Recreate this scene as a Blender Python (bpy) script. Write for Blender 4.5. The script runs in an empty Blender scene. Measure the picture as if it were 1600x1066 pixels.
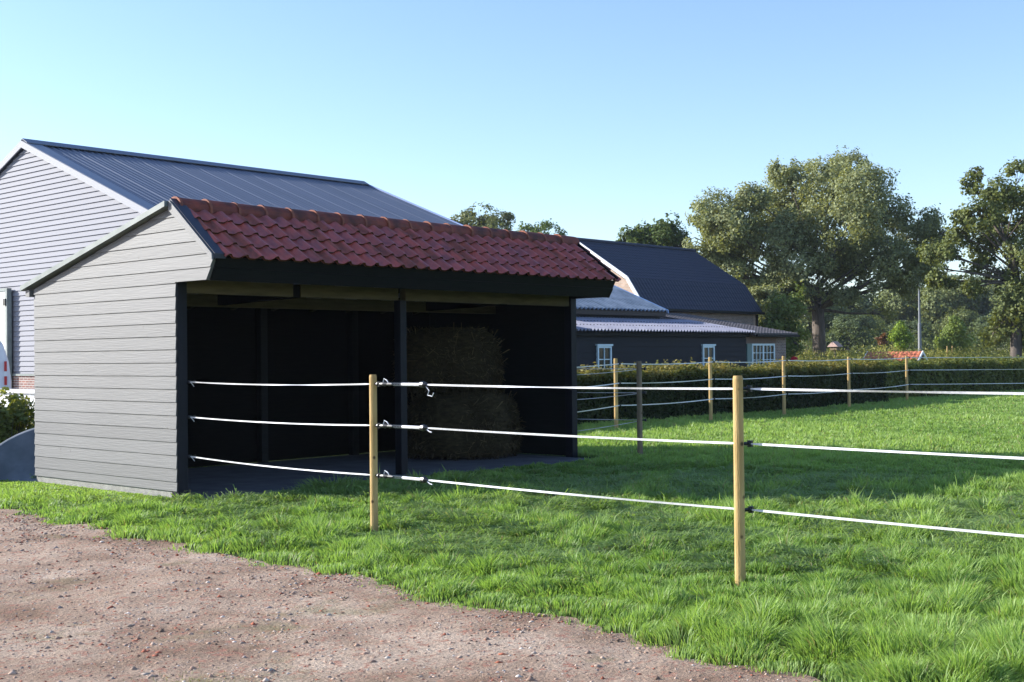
import bpy, math, random
import numpy as np
from mathutils import Vector, Matrix
random.seed(7); rng = np.random.default_rng(11)
S = bpy.context.scene
COL = S.collection
# ------------------------------------------------------------------ camera
F = 1978.0
def nrm(v): v = np.array(v, float); return v/np.linalg.norm(v)
dX = nrm([1800, -5, F]); dY = nrm([-2175, -46, F]); dY = nrm(dY-dX*dX.dot(dY)); dZ = np.cross(dX, dY)
if dZ[1] < 0: dZ = -dZ
R = np.array([dX, dY, dZ])                  # world = R @ (right, up, forward)
CAM = np.array([0, 0, 1.6])
cam = bpy.data.cameras.new('camera'); co = bpy.data.objects.new('camera', cam); COL.objects.link(co)
cam.sensor_width = 36; cam.lens = 36*F/1600; cam.clip_end = 3000; cam.clip_start = .05
rt, up, fw = R[:, 0], R[:, 1], R[:, 2]
co.matrix_world = Matrix(((rt[0], up[0], -fw[0], 0), (rt[1], up[1], -fw[1], 0), (rt[2], up[2], -fw[2], 1.6), (0, 0, 0, 1)))
S.camera = co
# ------------------------------------------------------------------ sky, sun, exposure
TOSUN = nrm([-1.2, 2.0, 1.0])
elev = math.asin(TOSUN[2]); rot = math.atan2(TOSUN[0], TOSUN[1])
w = bpy.data.worlds.new('World'); S.world = w; w.use_nodes = True
nt = w.node_tree; bg = nt.nodes['Background']; sky = nt.nodes.new('ShaderNodeTexSky')
sky.sky_type = 'NISHITA'; sky.sun_disc = False; sky.sun_elevation = elev; sky.sun_rotation = rot
sky.air_density = 1.0; sky.dust_density = 0.4; sky.ozone_density = 1.0; sky.altitude = 0
tm = nt.nodes.new('ShaderNodeVectorMath'); tm.operation = 'MULTIPLY'; tm.inputs[1].default_value = (.90, .985, 1.19)   # white balance of the air's colour
nt.links.new(sky.outputs[0], tm.inputs[0]); nt.links.new(tm.outputs[0], bg.inputs[0]); bg.inputs[1].default_value = 0.128
sl = bpy.data.lights.new('sun', 'SUN'); sl.energy = 5.0; sl.angle = math.radians(.5); sl.color = (1, .965, .90)
so = bpy.data.objects.new('sun', sl); COL.objects.link(so)
so.rotation_euler = Vector(TOSUN).to_track_quat('Z', 'Y').to_euler()
S.view_settings.view_transform = 'Standard'; S.view_settings.look = 'None'
S.view_settings.exposure = 0.85; S.view_settings.gamma = 1

# ------------------------------------------------------------------ helpers
def at(px, py, depth):                      # a point of the place from its direction and distance
    r = R @ np.array([px-800, -(py-533), F]); return CAM + r*depth/F
class MB:
    def __init__(s): s.v = []; s.f = []; s.m = []
    def quad(s, *p, m=0):
        b = len(s.v); s.v += [tuple(q) for q in p]; s.f.append(tuple(range(b, b+len(p)))); s.m.append(m)
    def box(s, a, b, m=0):
        x0, y0, z0 = a; x1, y1, z1 = b; k = len(s.v)
        s.v += [(x0,y0,z0),(x1,y0,z0),(x1,y1,z0),(x0,y1,z0),(x0,y0,z1),(x1,y0,z1),(x1,y1,z1),(x0,y1,z1)]
        for f in ((0,3,2,1),(4,5,6,7),(0,1,5,4),(1,2,6,5),(2,3,7,6),(3,0,4,7)):
            s.f.append(tuple(k+i for i in f)); s.m.append(m)
    def prism(s, poly, axis, a, b, m=0):    # polygon in the other two axes, extruded from a to b
        def P(q, t): return (t, q[0], q[1]) if axis == 0 else ((q[0], t, q[1]) if axis == 1 else (q[0], q[1], t))
        n = len(poly); k = len(s.v)
        s.v += [P(q, a) for q in poly] + [P(q, b) for q in poly]
        s.f.append(tuple(k+i for i in range(n))); s.f.append(tuple(k+n+i for i in range(n-1, -1, -1))); s.m += [m, m]
        for i in range(n):
            j = (i+1) % n; s.f.append((k+j, k+i, k+n+i, k+n+j)); s.m.append(m)
    def beam(s, p, q, w, h, m=0, upv=(0,0,1)):
        p = np.array(p, float); q = np.array(q, float); d = nrm(q-p); a = nrm(np.cross(d, upv)); c = np.cross(a, d)
        k = len(s.v)
        for o in (p, q):
            for sa, sc in ((-1,-1),(1,-1),(1,1),(-1,1)): s.v.append(tuple(o+a*sa*w/2+c*sc*h/2))
        for f in ((3,2,1,0),(4,5,6,7),(0,1,5,4),(1,2,6,5),(2,3,7,6),(3,0,4,7)): s.f.append(tuple(k+i for i in f)); s.m.append(m)
    def tube(s, pts, rad, n=8, m=0, cap=True):
        pts = [np.array(p, float) for p in pts]; k = len(s.v)
        if not hasattr(rad, '__len__'): rad = [rad]*len(pts)
        for i, p in enumerate(pts):
            d = nrm((pts[min(i+1, len(pts)-1)]-pts[max(i-1, 0)]))
            ref = np.array([0,0,1.]) if abs(d[2]) < .9 else np.array([1.,0,0])
            a = nrm(np.cross(d, ref)); c = np.cross(d, a)
            for j in range(n):
                t = 2*math.pi*j/n; s.v.append(tuple(p+(a*math.cos(t)+c*math.sin(t))*rad[i]))
        for i in range(len(pts)-1):
            for j in range(n):
                j2 = (j+1) % n; s.f.append((k+i*n+j, k+i*n+j2, k+(i+1)*n+j2, k+(i+1)*n+j)); s.m.append(m)
        if cap:
            s.f.append(tuple(k+j for j in range(n-1, -1, -1))); s.m.append(m)
            e = k+(len(pts)-1)*n; s.f.append(tuple(e+j for j in range(n))); s.m.append(m)
    def grid(s, P, m=0):                    # 2D list of points
        k = len(s.v); h = len(P); w_ = len(P[0])
        for row in P: s.v += [tuple(q) for q in row]
        for i in range(h-1):
            for j in range(w_-1):
                s.f.append((k+i*w_+j, k+i*w_+j+1, k+(i+1)*w_+j+1, k+(i+1)*w_+j)); s.m.append(m)
    def build(s, name, mats, parent=None, smooth=False, bevel=0):
        me = bpy.data.meshes.new(name)
        org = ORG(parent)
        me.from_pydata([(a-org[0], b-org[1], c-org[2]) for a, b, c in s.v], [], s.f)
        if not isinstance(mats, (list, tuple)): mats = [mats]
        for q in mats: me.materials.append(q)
        me.polygons.foreach_set('material_index', s.m)
        if smooth: me.polygons.foreach_set('use_smooth', [True]*len(s.f))
        me.update()
        o = bpy.data.objects.new(name, me); COL.objects.link(o)
        if parent: o.parent = parent
        if bevel:
            b = o.modifiers.new('bevel', 'BEVEL'); b.width = bevel; b.segments = 2; b.limit_method = 'ANGLE'
        return o
def ORG(p):
    while p is not None:
        if p.parent is None: return tuple(p.location)
        p = p.parent
    return (0, 0, 0)
def tag(o, label=None, cat=None, group=None, kind=None):
    if label: o['label'] = label
    if cat: o['category'] = cat
    if group: o['group'] = group
    if kind: o['kind'] = kind
    return o
def empty(name, loc, label, cat, group=None):
    o = bpy.data.objects.new(name, None); COL.objects.link(o); o.location = tuple(float(c) for c in loc); o.empty_display_size = .3
    return tag(o, label, cat, group)
def copy_tree(o, parent=None):
    c = o.copy(); COL.objects.link(c)
    if parent: c.parent = parent
    for ch in [q for q in list(bpy.data.objects) if q.parent == o]: copy_tree(ch, c)
    return c
def fastmesh(name, V, Fc, mats, parent=None, n=4, col=None):   # numpy verts (N,3), faces (M,n)
    me = bpy.data.meshes.new(name); V = V-np.array(ORG(parent))
    me.vertices.add(len(V)); me.vertices.foreach_set('co', V.astype(np.float32).ravel())
    M = len(Fc); me.loops.add(M*n); me.loops.foreach_set('vertex_index', Fc.astype(np.int32).ravel())
    me.polygons.add(M); me.polygons.foreach_set('loop_start', np.arange(0, M*n, n, dtype=np.int32))
    me.polygons.foreach_set('loop_total', np.full(M, n, np.int32))
    me.update(calc_edges=True)
    if col is not None:
        a = me.attributes.new('tint', 'FLOAT_COLOR', 'POINT')
        a.data.foreach_set('color', np.concatenate([col, np.ones((len(col), 1))], 1).astype(np.float32).ravel())
    for q in (mats if isinstance(mats, (list, tuple)) else [mats]): me.materials.append(q)
    o = bpy.data.objects.new(name, me); COL.objects.link(o)
    if parent: o.parent = parent
    return o
# value noise for layout
_T = rng.random((256, 256)); _T3 = rng.random((64, 64, 64))
def vn(x, y, s=1.0, o=0):
    x = np.asarray(x)/s+o*17.3+100; y = np.asarray(y)/s+o*31.7+100
    xi = np.floor(x).astype(int); yi = np.floor(y).astype(int); fx = x-xi; fy = y-yi
    fx = fx*fx*(3-2*fx); fy = fy*fy*(3-2*fy)
    g = lambda a, b: _T[a % 256, b % 256]
    return (g(xi,yi)*(1-fx)+g(xi+1,yi)*fx)*(1-fy)+(g(xi,yi+1)*(1-fx)+g(xi+1,yi+1)*fx)*fy
def vn3(P, s=1.0, o=0):
    P = P/s+o*13.7+200; I = np.floor(P).astype(int); f = P-I; f = f*f*(3-2*f); r = 0
    for a in (0, 1):
        for b in (0, 1):
            for c in (0, 1):
                wt = (f[:,0] if a else 1-f[:,0])*(f[:,1] if b else 1-f[:,1])*(f[:,2] if c else 1-f[:,2])
                r = r+wt*_T3[(I[:,0]+a) % 64, (I[:,1]+b) % 64, (I[:,2]+c) % 64]
    return r

# ------------------------------------------------------------------ materials
def mat(name, c, rough=.8, c2=None, scale=4, stretch=(1,1,1), bump=0, bscale=30, spec=.5, metal=0, detail=6, lo=.35, hi=.65):
    m = bpy.data.materials.new(name); m.use_nodes = True; n = m.node_tree.nodes; l = m.node_tree.links; b = n['Principled BSDF']
    b.inputs['Base Color'].default_value = (*c, 1); b.inputs['Roughness'].default_value = rough
    b.inputs['Specular IOR Level'].default_value = spec; b.inputs['Metallic'].default_value = metal
    tc = n.new('ShaderNodeTexCoord'); mp = n.new('ShaderNodeMapping'); mp.inputs['Scale'].default_value = stretch
    l.new(tc.outputs['Object'], mp.inputs[0])
    if c2:
        t = n.new('ShaderNodeTexNoise'); t.inputs['Scale'].default_value = scale; t.inputs['Detail'].default_value = detail; l.new(mp.outputs[0], t.inputs[0])
        r = n.new('ShaderNodeValToRGB'); r.color_ramp.elements[0].position = lo; r.color_ramp.elements[1].position = hi
        r.color_ramp.elements[0].color = (*c, 1); r.color_ramp.elements[1].color = (*c2, 1)
        l.new(t.outputs[0], r.inputs[0]); l.new(r.outputs[0], b.inputs['Base Color'])
    if bump:
        t = n.new('ShaderNodeTexNoise'); t.inputs['Scale'].default_value = bscale; t.inputs['Detail'].default_value = 8; l.new(mp.outputs[0], t.inputs[0])
        bp = n.new('ShaderNodeBump'); bp.inputs['Strength'].default_value = bump; bp.inputs['Distance'].default_value = .02
        l.new(t.outputs[0], bp.inputs['Height']); l.new(bp.outputs[0], b.inputs['Normal'])
    return m
def boardmat(name, c, var, pitch, z0, rough=.6, axis='z'):   # painted boards, every board a shade of its own, grain along the board
    m = mat(name, c, rough); n = m.node_tree.nodes; l = m.node_tree.links; b = n['Principled BSDF']
    g = n.new('ShaderNodeNewGeometry'); sp = n.new('ShaderNodeSeparateXYZ'); l.new(g.outputs['Position'], sp.inputs[0])
    a = n.new('ShaderNodeMath'); a.operation = 'SUBTRACT'; a.inputs[1].default_value = z0; l.new(sp.outputs['Z'], a.inputs[0])
    d = n.new('ShaderNodeMath'); d.operation = 'DIVIDE'; d.inputs[1].default_value = pitch; l.new(a.outputs[0], d.inputs[0])
    fl = n.new('ShaderNodeMath'); fl.operation = 'FLOOR'; l.new(d.outputs[0], fl.inputs[0])
    wn = n.new('ShaderNodeTexWhiteNoise'); wn.noise_dimensions = '1D'; l.new(fl.outputs[0], wn.inputs['W'])
    mp = n.new('ShaderNodeMapping'); mp.inputs['Scale'].default_value = (1.2, 1.2, 30); l.new(g.outputs['Position'], mp.inputs[0])
    t = n.new('ShaderNodeTexNoise'); t.inputs['Scale'].default_value = 3; t.inputs['Detail'].default_value = 8; l.new(mp.outputs[0], t.inputs[0])
    t2 = n.new('ShaderNodeTexNoise'); t2.inputs['Scale'].default_value = 1.1; t2.inputs['Detail'].default_value = 5; l.new(g.outputs['Position'], t2.inputs[0])
    s1 = n.new('ShaderNodeMath'); s1.operation = 'ADD'; l.new(wn.outputs['Value'], s1.inputs[0]); l.new(t.outputs[0], s1.inputs[1])
    s3 = n.new('ShaderNodeMath'); s3.operation = 'ADD'; l.new(s1.outputs[0], s3.inputs[0]); l.new(t2.outputs[0], s3.inputs[1])
    s2 = n.new('ShaderNodeMapRange'); s2.inputs['From Min'].default_value = .6; s2.inputs['From Max'].default_value = 2.4
    s2.inputs['To Min'].default_value = 1-var; s2.inputs['To Max'].default_value = 1+var; l.new(s3.outputs[0], s2.inputs[0])
    mx = n.new('ShaderNodeVectorMath'); mx.operation = 'SCALE'; mx.inputs[0].default_value = c; l.new(s2.outputs[0], mx.inputs['Scale'])
    l.new(mx.outputs[0], b.inputs['Base Color'])
    bp = n.new('ShaderNodeBump'); bp.inputs['Strength'].default_value = .25; bp.inputs['Distance'].default_value = .01
    l.new(t.outputs[0], bp.inputs['Height']); l.new(bp.outputs[0], b.inputs['Normal'])
    return m
def brickmat(name, c1, c2, mortar, axis):
    m = mat(name, c1, .9); n = m.node_tree.nodes; l = m.node_tree.links; b = n['Principled BSDF']
    g = n.new('ShaderNodeNewGeometry'); sp = n.new('ShaderNodeSeparateXYZ'); l.new(g.outputs['Position'], sp.inputs[0])
    cb = n.new('ShaderNodeCombineXYZ'); l.new(sp.outputs[axis], cb.inputs[0]); l.new(sp.outputs['Z'], cb.inputs[1])
    t = n.new('ShaderNodeTexBrick'); t.inputs['Scale'].default_value = 1; t.inputs['Brick Width'].default_value = .22; t.inputs['Row Height'].default_value = .07
    t.inputs['Mortar Size'].default_value = .009; t.inputs['Color1'].default_value = (*c1, 1); t.inputs['Color2'].default_value = (*c2, 1); t.inputs['Mortar'].default_value = (*mortar, 1)
    l.new(cb.outputs[0], t.inputs[0])
    nz = n.new('ShaderNodeTexNoise'); nz.inputs['Scale'].default_value = 3; nz.inputs['Detail'].default_value = 6; l.new(g.outputs['Position'], nz.inputs[0])
    mr = n.new('ShaderNodeMapRange'); mr.inputs['To Min'].default_value = .7; mr.inputs['To Max'].default_value = 1.3; l.new(nz.outputs[0], mr.inputs[0])
    sc = n.new('ShaderNodeVectorMath'); sc.operation = 'SCALE'; l.new(t.outputs[0], sc.inputs[0]); l.new(mr.outputs[0], sc.inputs['Scale'])
    l.new(sc.outputs[0], b.inputs['Base Color'])
    return m
def leafmat(name, transl=.35, rough=.6, spec=.25, tcol=(1.5, 1.35, .5)):   # colour of each leaf or blade is stored on it
    m = bpy.data.materials.new(name); m.use_nodes = True; n = m.node_tree.nodes; l = m.node_tree.links
    b = n['Principled BSDF']; out = n['Material Output']; a = n.new('ShaderNodeAttribute'); a.attribute_name = 'tint'
    l.new(a.outputs['Color'], b.inputs['Base Color']); b.inputs['Roughness'].default_value = rough; b.inputs['Specular IOR Level'].default_value = spec
    tr = n.new('ShaderNodeBsdfTranslucent'); sc = n.new('ShaderNodeVectorMath'); sc.operation = 'MULTIPLY'; sc.inputs[1].default_value = tcol
    l.new(a.outputs['Color'], sc.inputs[0]); l.new(sc.outputs[0], tr.inputs['Color'])
    mx = n.new('ShaderNodeMixShader'); mx.inputs[0].default_value = transl
    l.new(b.outputs[0], mx.inputs[1]); l.new(tr.outputs[0], mx.inputs[2]); l.new(mx.outputs[0], out.inputs['Surface'])
    return m
GREY = (.126, .126, .128)
M_grey = boardmat('grey painted boards', GREY, .16, .1525, .04)
M_greytrim = mat('grey painted trim', (.17, .17, .172), .55, (.14, .14, .142), 6, (1,1,4), .15, 40)
M_vergetrim = mat('greenish grey verge', (.20, .23, .22), .5, (.14, .17, .16), 5)
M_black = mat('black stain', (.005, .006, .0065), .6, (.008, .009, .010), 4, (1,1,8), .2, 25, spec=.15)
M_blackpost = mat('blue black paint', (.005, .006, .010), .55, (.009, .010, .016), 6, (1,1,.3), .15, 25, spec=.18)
M_int = mat('dark interior boards', (.0028, .0028, .0028), .9, (.005, .005, .0045), 5, (1,1,8), spec=.0)  # shade of the interior put into the colour, near black
M_rafter = mat('dim rafter wood', (.05, .042, .024), .9, (.035, .03, .018), 5, spec=.1)  # beam wood darkened, the dimness under the roof put into its colour
M_beam = mat('sawn softwood', (.13, .105, .055), .8, (.09, .075, .04), 5, (.6,4,4), .2, 30, spec=.2)
M_slab = mat('concrete slab', (.10, .10, .115), .9, (.065, .065, .075), 3, bump=.2, bscale=20)
M_conc = mat('grey concrete', (.36, .35, .32), .95, (.26, .25, .23), 12, bump=.6, bscale=60)
M_clay = mat('clay tile', (.46, .080, .050), .40, (.24, .055, .045), 5.5, bump=.12, bscale=25, spec=.55, lo=.32, hi=.68)
M_clayedge = mat('mossy tile edge', (.12, .045, .02), .9, (.05, .032, .014), 14, bump=.4, bscale=40, spec=.1)
M_lip = mat('sunlit clay lip', (.30, .095, .050), .8, (.17, .055, .035), 12)  # same clay as the ridge tiles, with sunlight put into the lip colour
M_ridge = mat('clay ridge tile', (.24, .055, .034), .65, (.085, .028, .022), 6, bump=.3, bscale=30, spec=.3, lo=.35, hi=.65)
M_lead = mat('dark flashing', (.03, .035, .055), .5)
M_steel = mat('blue grey steel', (.085, .105, .155), .38, (.07, .088, .13), .7, (6,.3,.3), spec=.6)
M_steel2 = mat('steel seam', (.15, .175, .23), .38, spec=.6)
M_barnclad = boardmat('pale steel cladding', (.215, .217, .250), .05, .144, 0, .75)
M_barntrim = mat('barn trim', (.37, .37, .39), .75, spec=.3)
M_rooftile = mat('dark roof tile', (.026, .032, .056), .6, (.019, .024, .044), 9, bump=.1, spec=.4)
M_corr = mat('fibre cement', (.30, .30, .36), .8, (.22, .22, .28), 2, bump=.15, bscale=20)
M_corr2 = mat('blue corrugated steel', (.22, .27, .34), .5, (.11, .15, .20), 2)
M_pantile = mat('grey pantile', (.15, .13, .13), .7, (.09, .08, .085), 6)
M_blackboard = boardmat('tarred boards', (.0070, .0074, .0110), .25, .2, 0, .8)
M_brickG = brickmat('pale lit brick', (.42, .27, .19), (.52, .36, .26), (.50, .44, .38), 'Y')  # gable copy of the house brick, sunlight put into its colour
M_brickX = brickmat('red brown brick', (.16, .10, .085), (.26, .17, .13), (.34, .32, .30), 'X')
M_brickP = brickmat('plinth brick', (.26, .12, .09), (.18, .10, .09), (.42, .40, .38), 'Y')
M_white = mat('white paint', (.78, .78, .76), .5, (.70, .70, .68), 6)
M_winframe = mat('skylit window paint', (.62, .76, .80), .5)  # pale frame paint with the blue of the skylight put into its colour
M_glass = mat('window glass', (.012, .022, .024), .12, spec=.25)
M_shut = mat('green shutter', (.10, .18, .17), .5)
M_post = mat('peeled timber', (.52, .36, .155), .75, (.40, .26, .10), 3, (4,4,.8), .25, 30, spec=.2)
M_postold = mat('weathered timber', (.26, .20, .13), .8, (.17, .13, .09), 3, (4,4,.8), .25, 30, spec=.2)
for m_ in (M_post, M_postold, M_grey):
    n_ = m_.node_tree.nodes; l_ = m_.node_tree.links; b_ = n_['Principled BSDF']; src = b_.inputs['Base Color'].links[0].from_socket
    g_ = n_.new('ShaderNodeNewGeometry'); v_ = n_.new('ShaderNodeTexVoronoi'); v_.inputs['Scale'].default_value = 7 if m_ is not M_grey else 3.2; v_.inputs['Randomness'].default_value = 1; l_.new(g_.outputs['Position'], v_.inputs['Vector'])
    k_ = n_.new('ShaderNodeMapRange'); k_.inputs['From Min'].default_value = .07 if m_ is not M_grey else .02; k_.inputs['From Max'].default_value = .14 if m_ is not M_grey else .075; l_.new(v_.outputs['Distance'], k_.inputs[0])
    x_ = n_.new('ShaderNodeMix'); x_.data_type = 'RGBA'; x_.inputs[6].default_value = (.09, .055, .025, 1) if m_ is not M_grey else (.085, .082, .08, 1); l_.new(k_.outputs[0], x_.inputs[0]); l_.new(src, x_.inputs[7]); l_.new(x_.outputs[2], b_.inputs['Base Color'])
M_tape = mat('white fence tape', (.74, .74, .76), .6, (.58, .58, .62), 40, (1,1,1))
M_insul = mat('black plastic', (.015, .015, .018), .4)
M_spring = mat('tarnished spring steel', (.35, .35, .36), .4, metal=.8)
M_straw = leafmat('straw', .1, .8, .1, (1,1,1))
M_bark = mat('bark', (.17, .14, .12), .95, (.09, .075, .062), 3, (3,3,.6), .8, 12, spec=.1)
M_leaf = leafmat('leaves', .30)
M_grass = leafmat('grass blades', .45, .5, .35, (1.25, 1.3, .6))
M_mast = mat('galvanised mast', (.22, .23, .25), .6)
M_carwhite = mat('white car paint', (.75, .76, .78), .25, spec=.6)
M_red = mat('red lamp plastic', (.50, .02, .02), .3)
M_tub = mat('grey plastic', (.16, .18, .21), .5, (.10, .12, .14), 4)
M_orange = mat('orange tile', (.50, .16, .08), .7, (.38, .11, .055), 8)
M_doorw = mat('pale door', (.66, .66, .60), .5, (.60, .60, .56), 2)
M_yard = mat('pale yard paving', (.46, .44, .42), .9, (.36, .34, .33), 4)

# ------------------------------------------------------------------ shape helpers for buildings
def clipz(poly, z, keep_above):
    out = []
    for i in range(len(poly)):
        a, b = poly[i], poly[(i+1) % len(poly)]
        ia = (a[1] >= z) == keep_above or a[1] == z; ib = (b[1] >= z) == keep_above or b[1] == z
        if ia: out.append(a)
        if ia != ib:
            t = (z-a[1])/(b[1]-a[1]); out.append((a[0]+(b[0]-a[0])*t, z))
    return out
def clap(mb, poly, axis, plane, sgn, pitch, z0, thick=.022, base=.02, lip=.006):
    """lapped boards over a convex outline (s,z) on a wall plane; sgn = outward direction along the axis"""
    zs = [p[1] for p in poly]; k = math.floor((min(zs)-z0)/pitch); z = z0+k*pitch
    def P(s_, z_, t): return (plane+sgn*t, s_, z_) if axis == 0 else (s_, plane+sgn*t, z_)
    while z < max(zs):
        q = clipz(clipz(poly, z, True), z+pitch, False) if len(poly) else []
        if len(q) >= 3:
            q2 = []
            for p in q:
                if not q2 or (abs(p[0]-q2[-1][0])+abs(p[1]-q2[-1][1])) > 1e-6: q2.append(p)
            if len(q2) >= 3:
                off = lambda z_: base+thick*(1-(z_-z)/pitch)+(0)
                n = len(q2); b = len(mb.v)
                mb.v += [P(p[0], p[1], off(p[1])) for p in q2]+[P(p[0], p[1], 0) for p in q2]
                fr = tuple(range(b, b+n)); mb.f.append(fr); mb.m.append(0)
                for i in range(n):
                    j = (i+1) % n; mb.f.append((b+j, b+i, b+n+i, b+n+j)); mb.m.append(0)
        z += pitch
def corrugated(mb, x0, x1, y0, z0, y1, z1, pitch, amp, seg=6, thick=.02, n2=1, seam=0, flat=False):
    """sheet sloping from eave (y0,z0) to top (y1,z1), waves along X"""
    N = max(2, int((x1-x0)/pitch*seg)); rows = []
    ln = math.hypot(y1-y0, z1-z0); ny, nz = -(z1-z0)/ln, (y1-y0)/ln
    if nz < 0: ny, nz = -ny, -nz
    for r in range(n2+1):
        t = r/n2; row = []
        for i in range(N+1):
            x = x0+(x1-x0)*i/N; ph = (x-x0)/pitch
            if flat:
                fr = ph % 1; h = amp if fr < .25 else (0 if fr > .38 and fr < .87 else amp*(.5))
                if seam and int(ph) % seam == 0 and fr < .25: h = amp*1.2
            else: h = amp*.5*(1+math.cos(2*math.pi*ph))
            row.append((x, y0+(y1-y0)*t+ny*h, z0+(z1-z0)*t+nz*h))
        rows.append(row)
    mb.grid(rows)
    bot = [[(p[0], p[1]-ny*thick, p[2]-nz*thick) for p in row] for row in rows]
    mb.grid(bot)
    mb.grid([rows[0], bot[0]]); mb.grid([rows[-1], bot[-1]])
    mb.grid([[r[0] for r in rows], [r[0] for r in bot]]); mb.grid([[r[-1] for r in rows], [r[-1] for r in bot]])

# ------------------------------------------------------------------ ground, track
def edge_x(y):                              # where the grass starts
    return np.interp(y, [-5, 3, 4.2, 5.5, 7.2, 9.5, 11.2, 13, 16, 30], [5.45, 5.5, 5.58, 5.85, 5.9, 5.95, 6.15, 6.25, 6.3, 6.4])
def edge_n(y): return edge_x(y)+.26*(vn(y, 0*y, .45, 3)-.5)+.16*(vn(y, 0*y, .13, 4)-.5)+.13*(vn(y, 0*y, 1.1, 9)-.5)+.12*(vn(y, 0*y, .22, 19)-.5)
def soilmat():
    m = mat('soil under grass', (.03, .045, .012), .95, (.05, .065, .02), .8, bump=.4, bscale=8, spec=.1); return m
g = MB(); g.grid([[(x, y, 0) for x in (-1500, -60, 5.7, 60, 2500)] for y in (-1500, -40, 60, 2500)])
tag(g.build('ground', soilmat()), kind='structure')
def trackmat():
    m = bpy.data.materials.new('red gravel'); m.use_nodes = True; n = m.node_tree.nodes; l = m.node_tree.links; b = n['Principled BSDF']
    g = n.new('ShaderNodeNewGeometry')
    def noise(sc, det=8, rough=.6):
        t = n.new('ShaderNodeTexNoise'); t.inputs['Scale'].default_value = sc; t.inputs['Detail'].default_value = det; t.inputs['Roughness'].default_value = rough
        l.new(g.outputs['Position'], t.inputs[0]); return t
    def ramp(src, els):
        r = n.new('ShaderNodeValToRGB'); e = r.color_ramp.elements
        while len(e) < len(els): e.new(.5)
        for k, (p, c) in enumerate(els): e[k].position = p; e[k].color = (*c, 1)
        l.new(src, r.inputs[0]); return r
    big = ramp(noise(1.1, 5).outputs[0], [(.34, (.33, .22, .150)), (.5, (.53, .39, .29)), (.66, (.70, .555, .43))])
    fine = ramp(noise(55, 4, .7).outputs[0], [(.3, (.35, .32, .30)), (.44, (.85, .83, .82)), (.62, (1.1, 1.06, 1.02)), (.75, (1.6, 1.55, 1.5))])
    mx = n.new('ShaderNodeMix'); mx.data_type = 'RGBA'; mx.blend_type = 'MULTIPLY'; mx.inputs[0].default_value = 1
    l.new(big.outputs[0], mx.inputs[6]); l.new(fine.outputs[0], mx.inputs[7])
    redf = ramp(noise(16, 6, .7).outputs[0], [(.54, (0,0,0)), (.64, (1,1,1))])
    m2 = n.new('ShaderNodeMix'); m2.data_type = 'RGBA'; l.new(redf.outputs[0], m2.inputs[0]); l.new(mx.outputs[2], m2.inputs[6]); m2.inputs[7].default_value = (.46, .22, .155, 1)
    mf = ramp(noise(.9, 6, .65).outputs[0], [(.56, (0,0,0)), (.70, (.75,.75,.75))])
    m3 = n.new('ShaderNodeMix'); m3.data_type = 'RGBA'; l.new(mf.outputs[0], m3.inputs[0]); l.new(m2.outputs[2], m3.inputs[6]); m3.inputs[7].default_value = (.20, .19, .075, 1)
    l.new(m3.outputs[2], b.inputs['Base Color']); b.inputs['Roughness'].default_value = .95; b.inputs['Specular IOR Level'].default_value = .15
    ad = n.new('ShaderNodeMath'); ad.operation = 'ADD'; l.new(noise(40, 8, .7).outputs[0], ad.inputs[0]); l.new(noise(9, 4).outputs[0], ad.inputs[1])
    bp = n.new('ShaderNodeBump'); bp.inputs['Strength'].default_value = 1.0; bp.inputs['Distance'].default_value = .04
    l.new(ad.outputs[0], bp.inputs['Height']); l.new(bp.outputs[0], b.inputs['Normal'])
    return m
ys = np.arange(-3, 30, .06); tb = []
ex = edge_n(ys)+.10
xs = np.concatenate([[-14, -6, 0], np.arange(2.0, 5.21, .08)])
P = []
for y, e in zip(ys, ex):
    row = [(x, y, .004+(.022*(vn(x, y, .9, 1)-.5)+.014*(vn(x, y, .28, 2)-.5)+.018 if x > 2 else .012)) for x in xs]
    row += [(5.2+(e-5.2)*.5, y, .012+.02*float(vn(5.5, y, .3, 2))), (e, y, .006)]
    P.append(row)
tb = MB(); tb.grid(P); tag(tb.build('track', trackmat(), smooth=True), kind='structure')
yb = MB(); yb.quad((-30, 21, .008), (33, 21, .008), (33, 60, .008), (-30, 60, .008)); tag(yb.build('yard', M_yard), kind='structure')

# ------------------------------------------------------------------ field shelter (the shed in front)
XL, XR, YF, YB = 8.15, 15.42, 12.65, 16.0
sh = empty('field_shelter', (XL, YF, 0), 'open-fronted grey boarded field shelter with red tiled front roof slope, holding straw', 'shelter')
def sidewall(mb, X, sgn):
    clap(mb, [(YF, .085), (YB, .085), (YB, 2.49), (YF, 2.49)], 0, X, sgn, .1525, .04, .012, .004)
    clap(mb, [(12.03, 2.49), (16.0, 2.49), (16.0, 2.55), (12.72, 3.36), (11.90, 2.72)], 0, X, sgn, .1525, .04, .012, .004)
mb = MB(); sidewall(mb, XL+.020, -1); mb.box((XL+.021, YF, .085), (XL+.06, YB, 2.49)); mb.prism([(12.04, 2.49), (16.0, 2.49), (16.0, 2.54), (12.72, 3.34), (11.92, 2.71)], 0, XL+.021, XL+.06)
mb.build('side_wall', M_grey, sh)
mb = MB(); mb.box((XL+.03, YF+.01, -.1), (XL+.16, YB-.01, .083)); mb.build('plinth', M_conc, sh)
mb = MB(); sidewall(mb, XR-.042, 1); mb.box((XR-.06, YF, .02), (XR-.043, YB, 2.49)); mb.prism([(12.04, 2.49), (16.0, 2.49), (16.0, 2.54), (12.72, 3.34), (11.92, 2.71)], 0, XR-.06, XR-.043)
mb.build('side_wall', M_black, sh)
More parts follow.
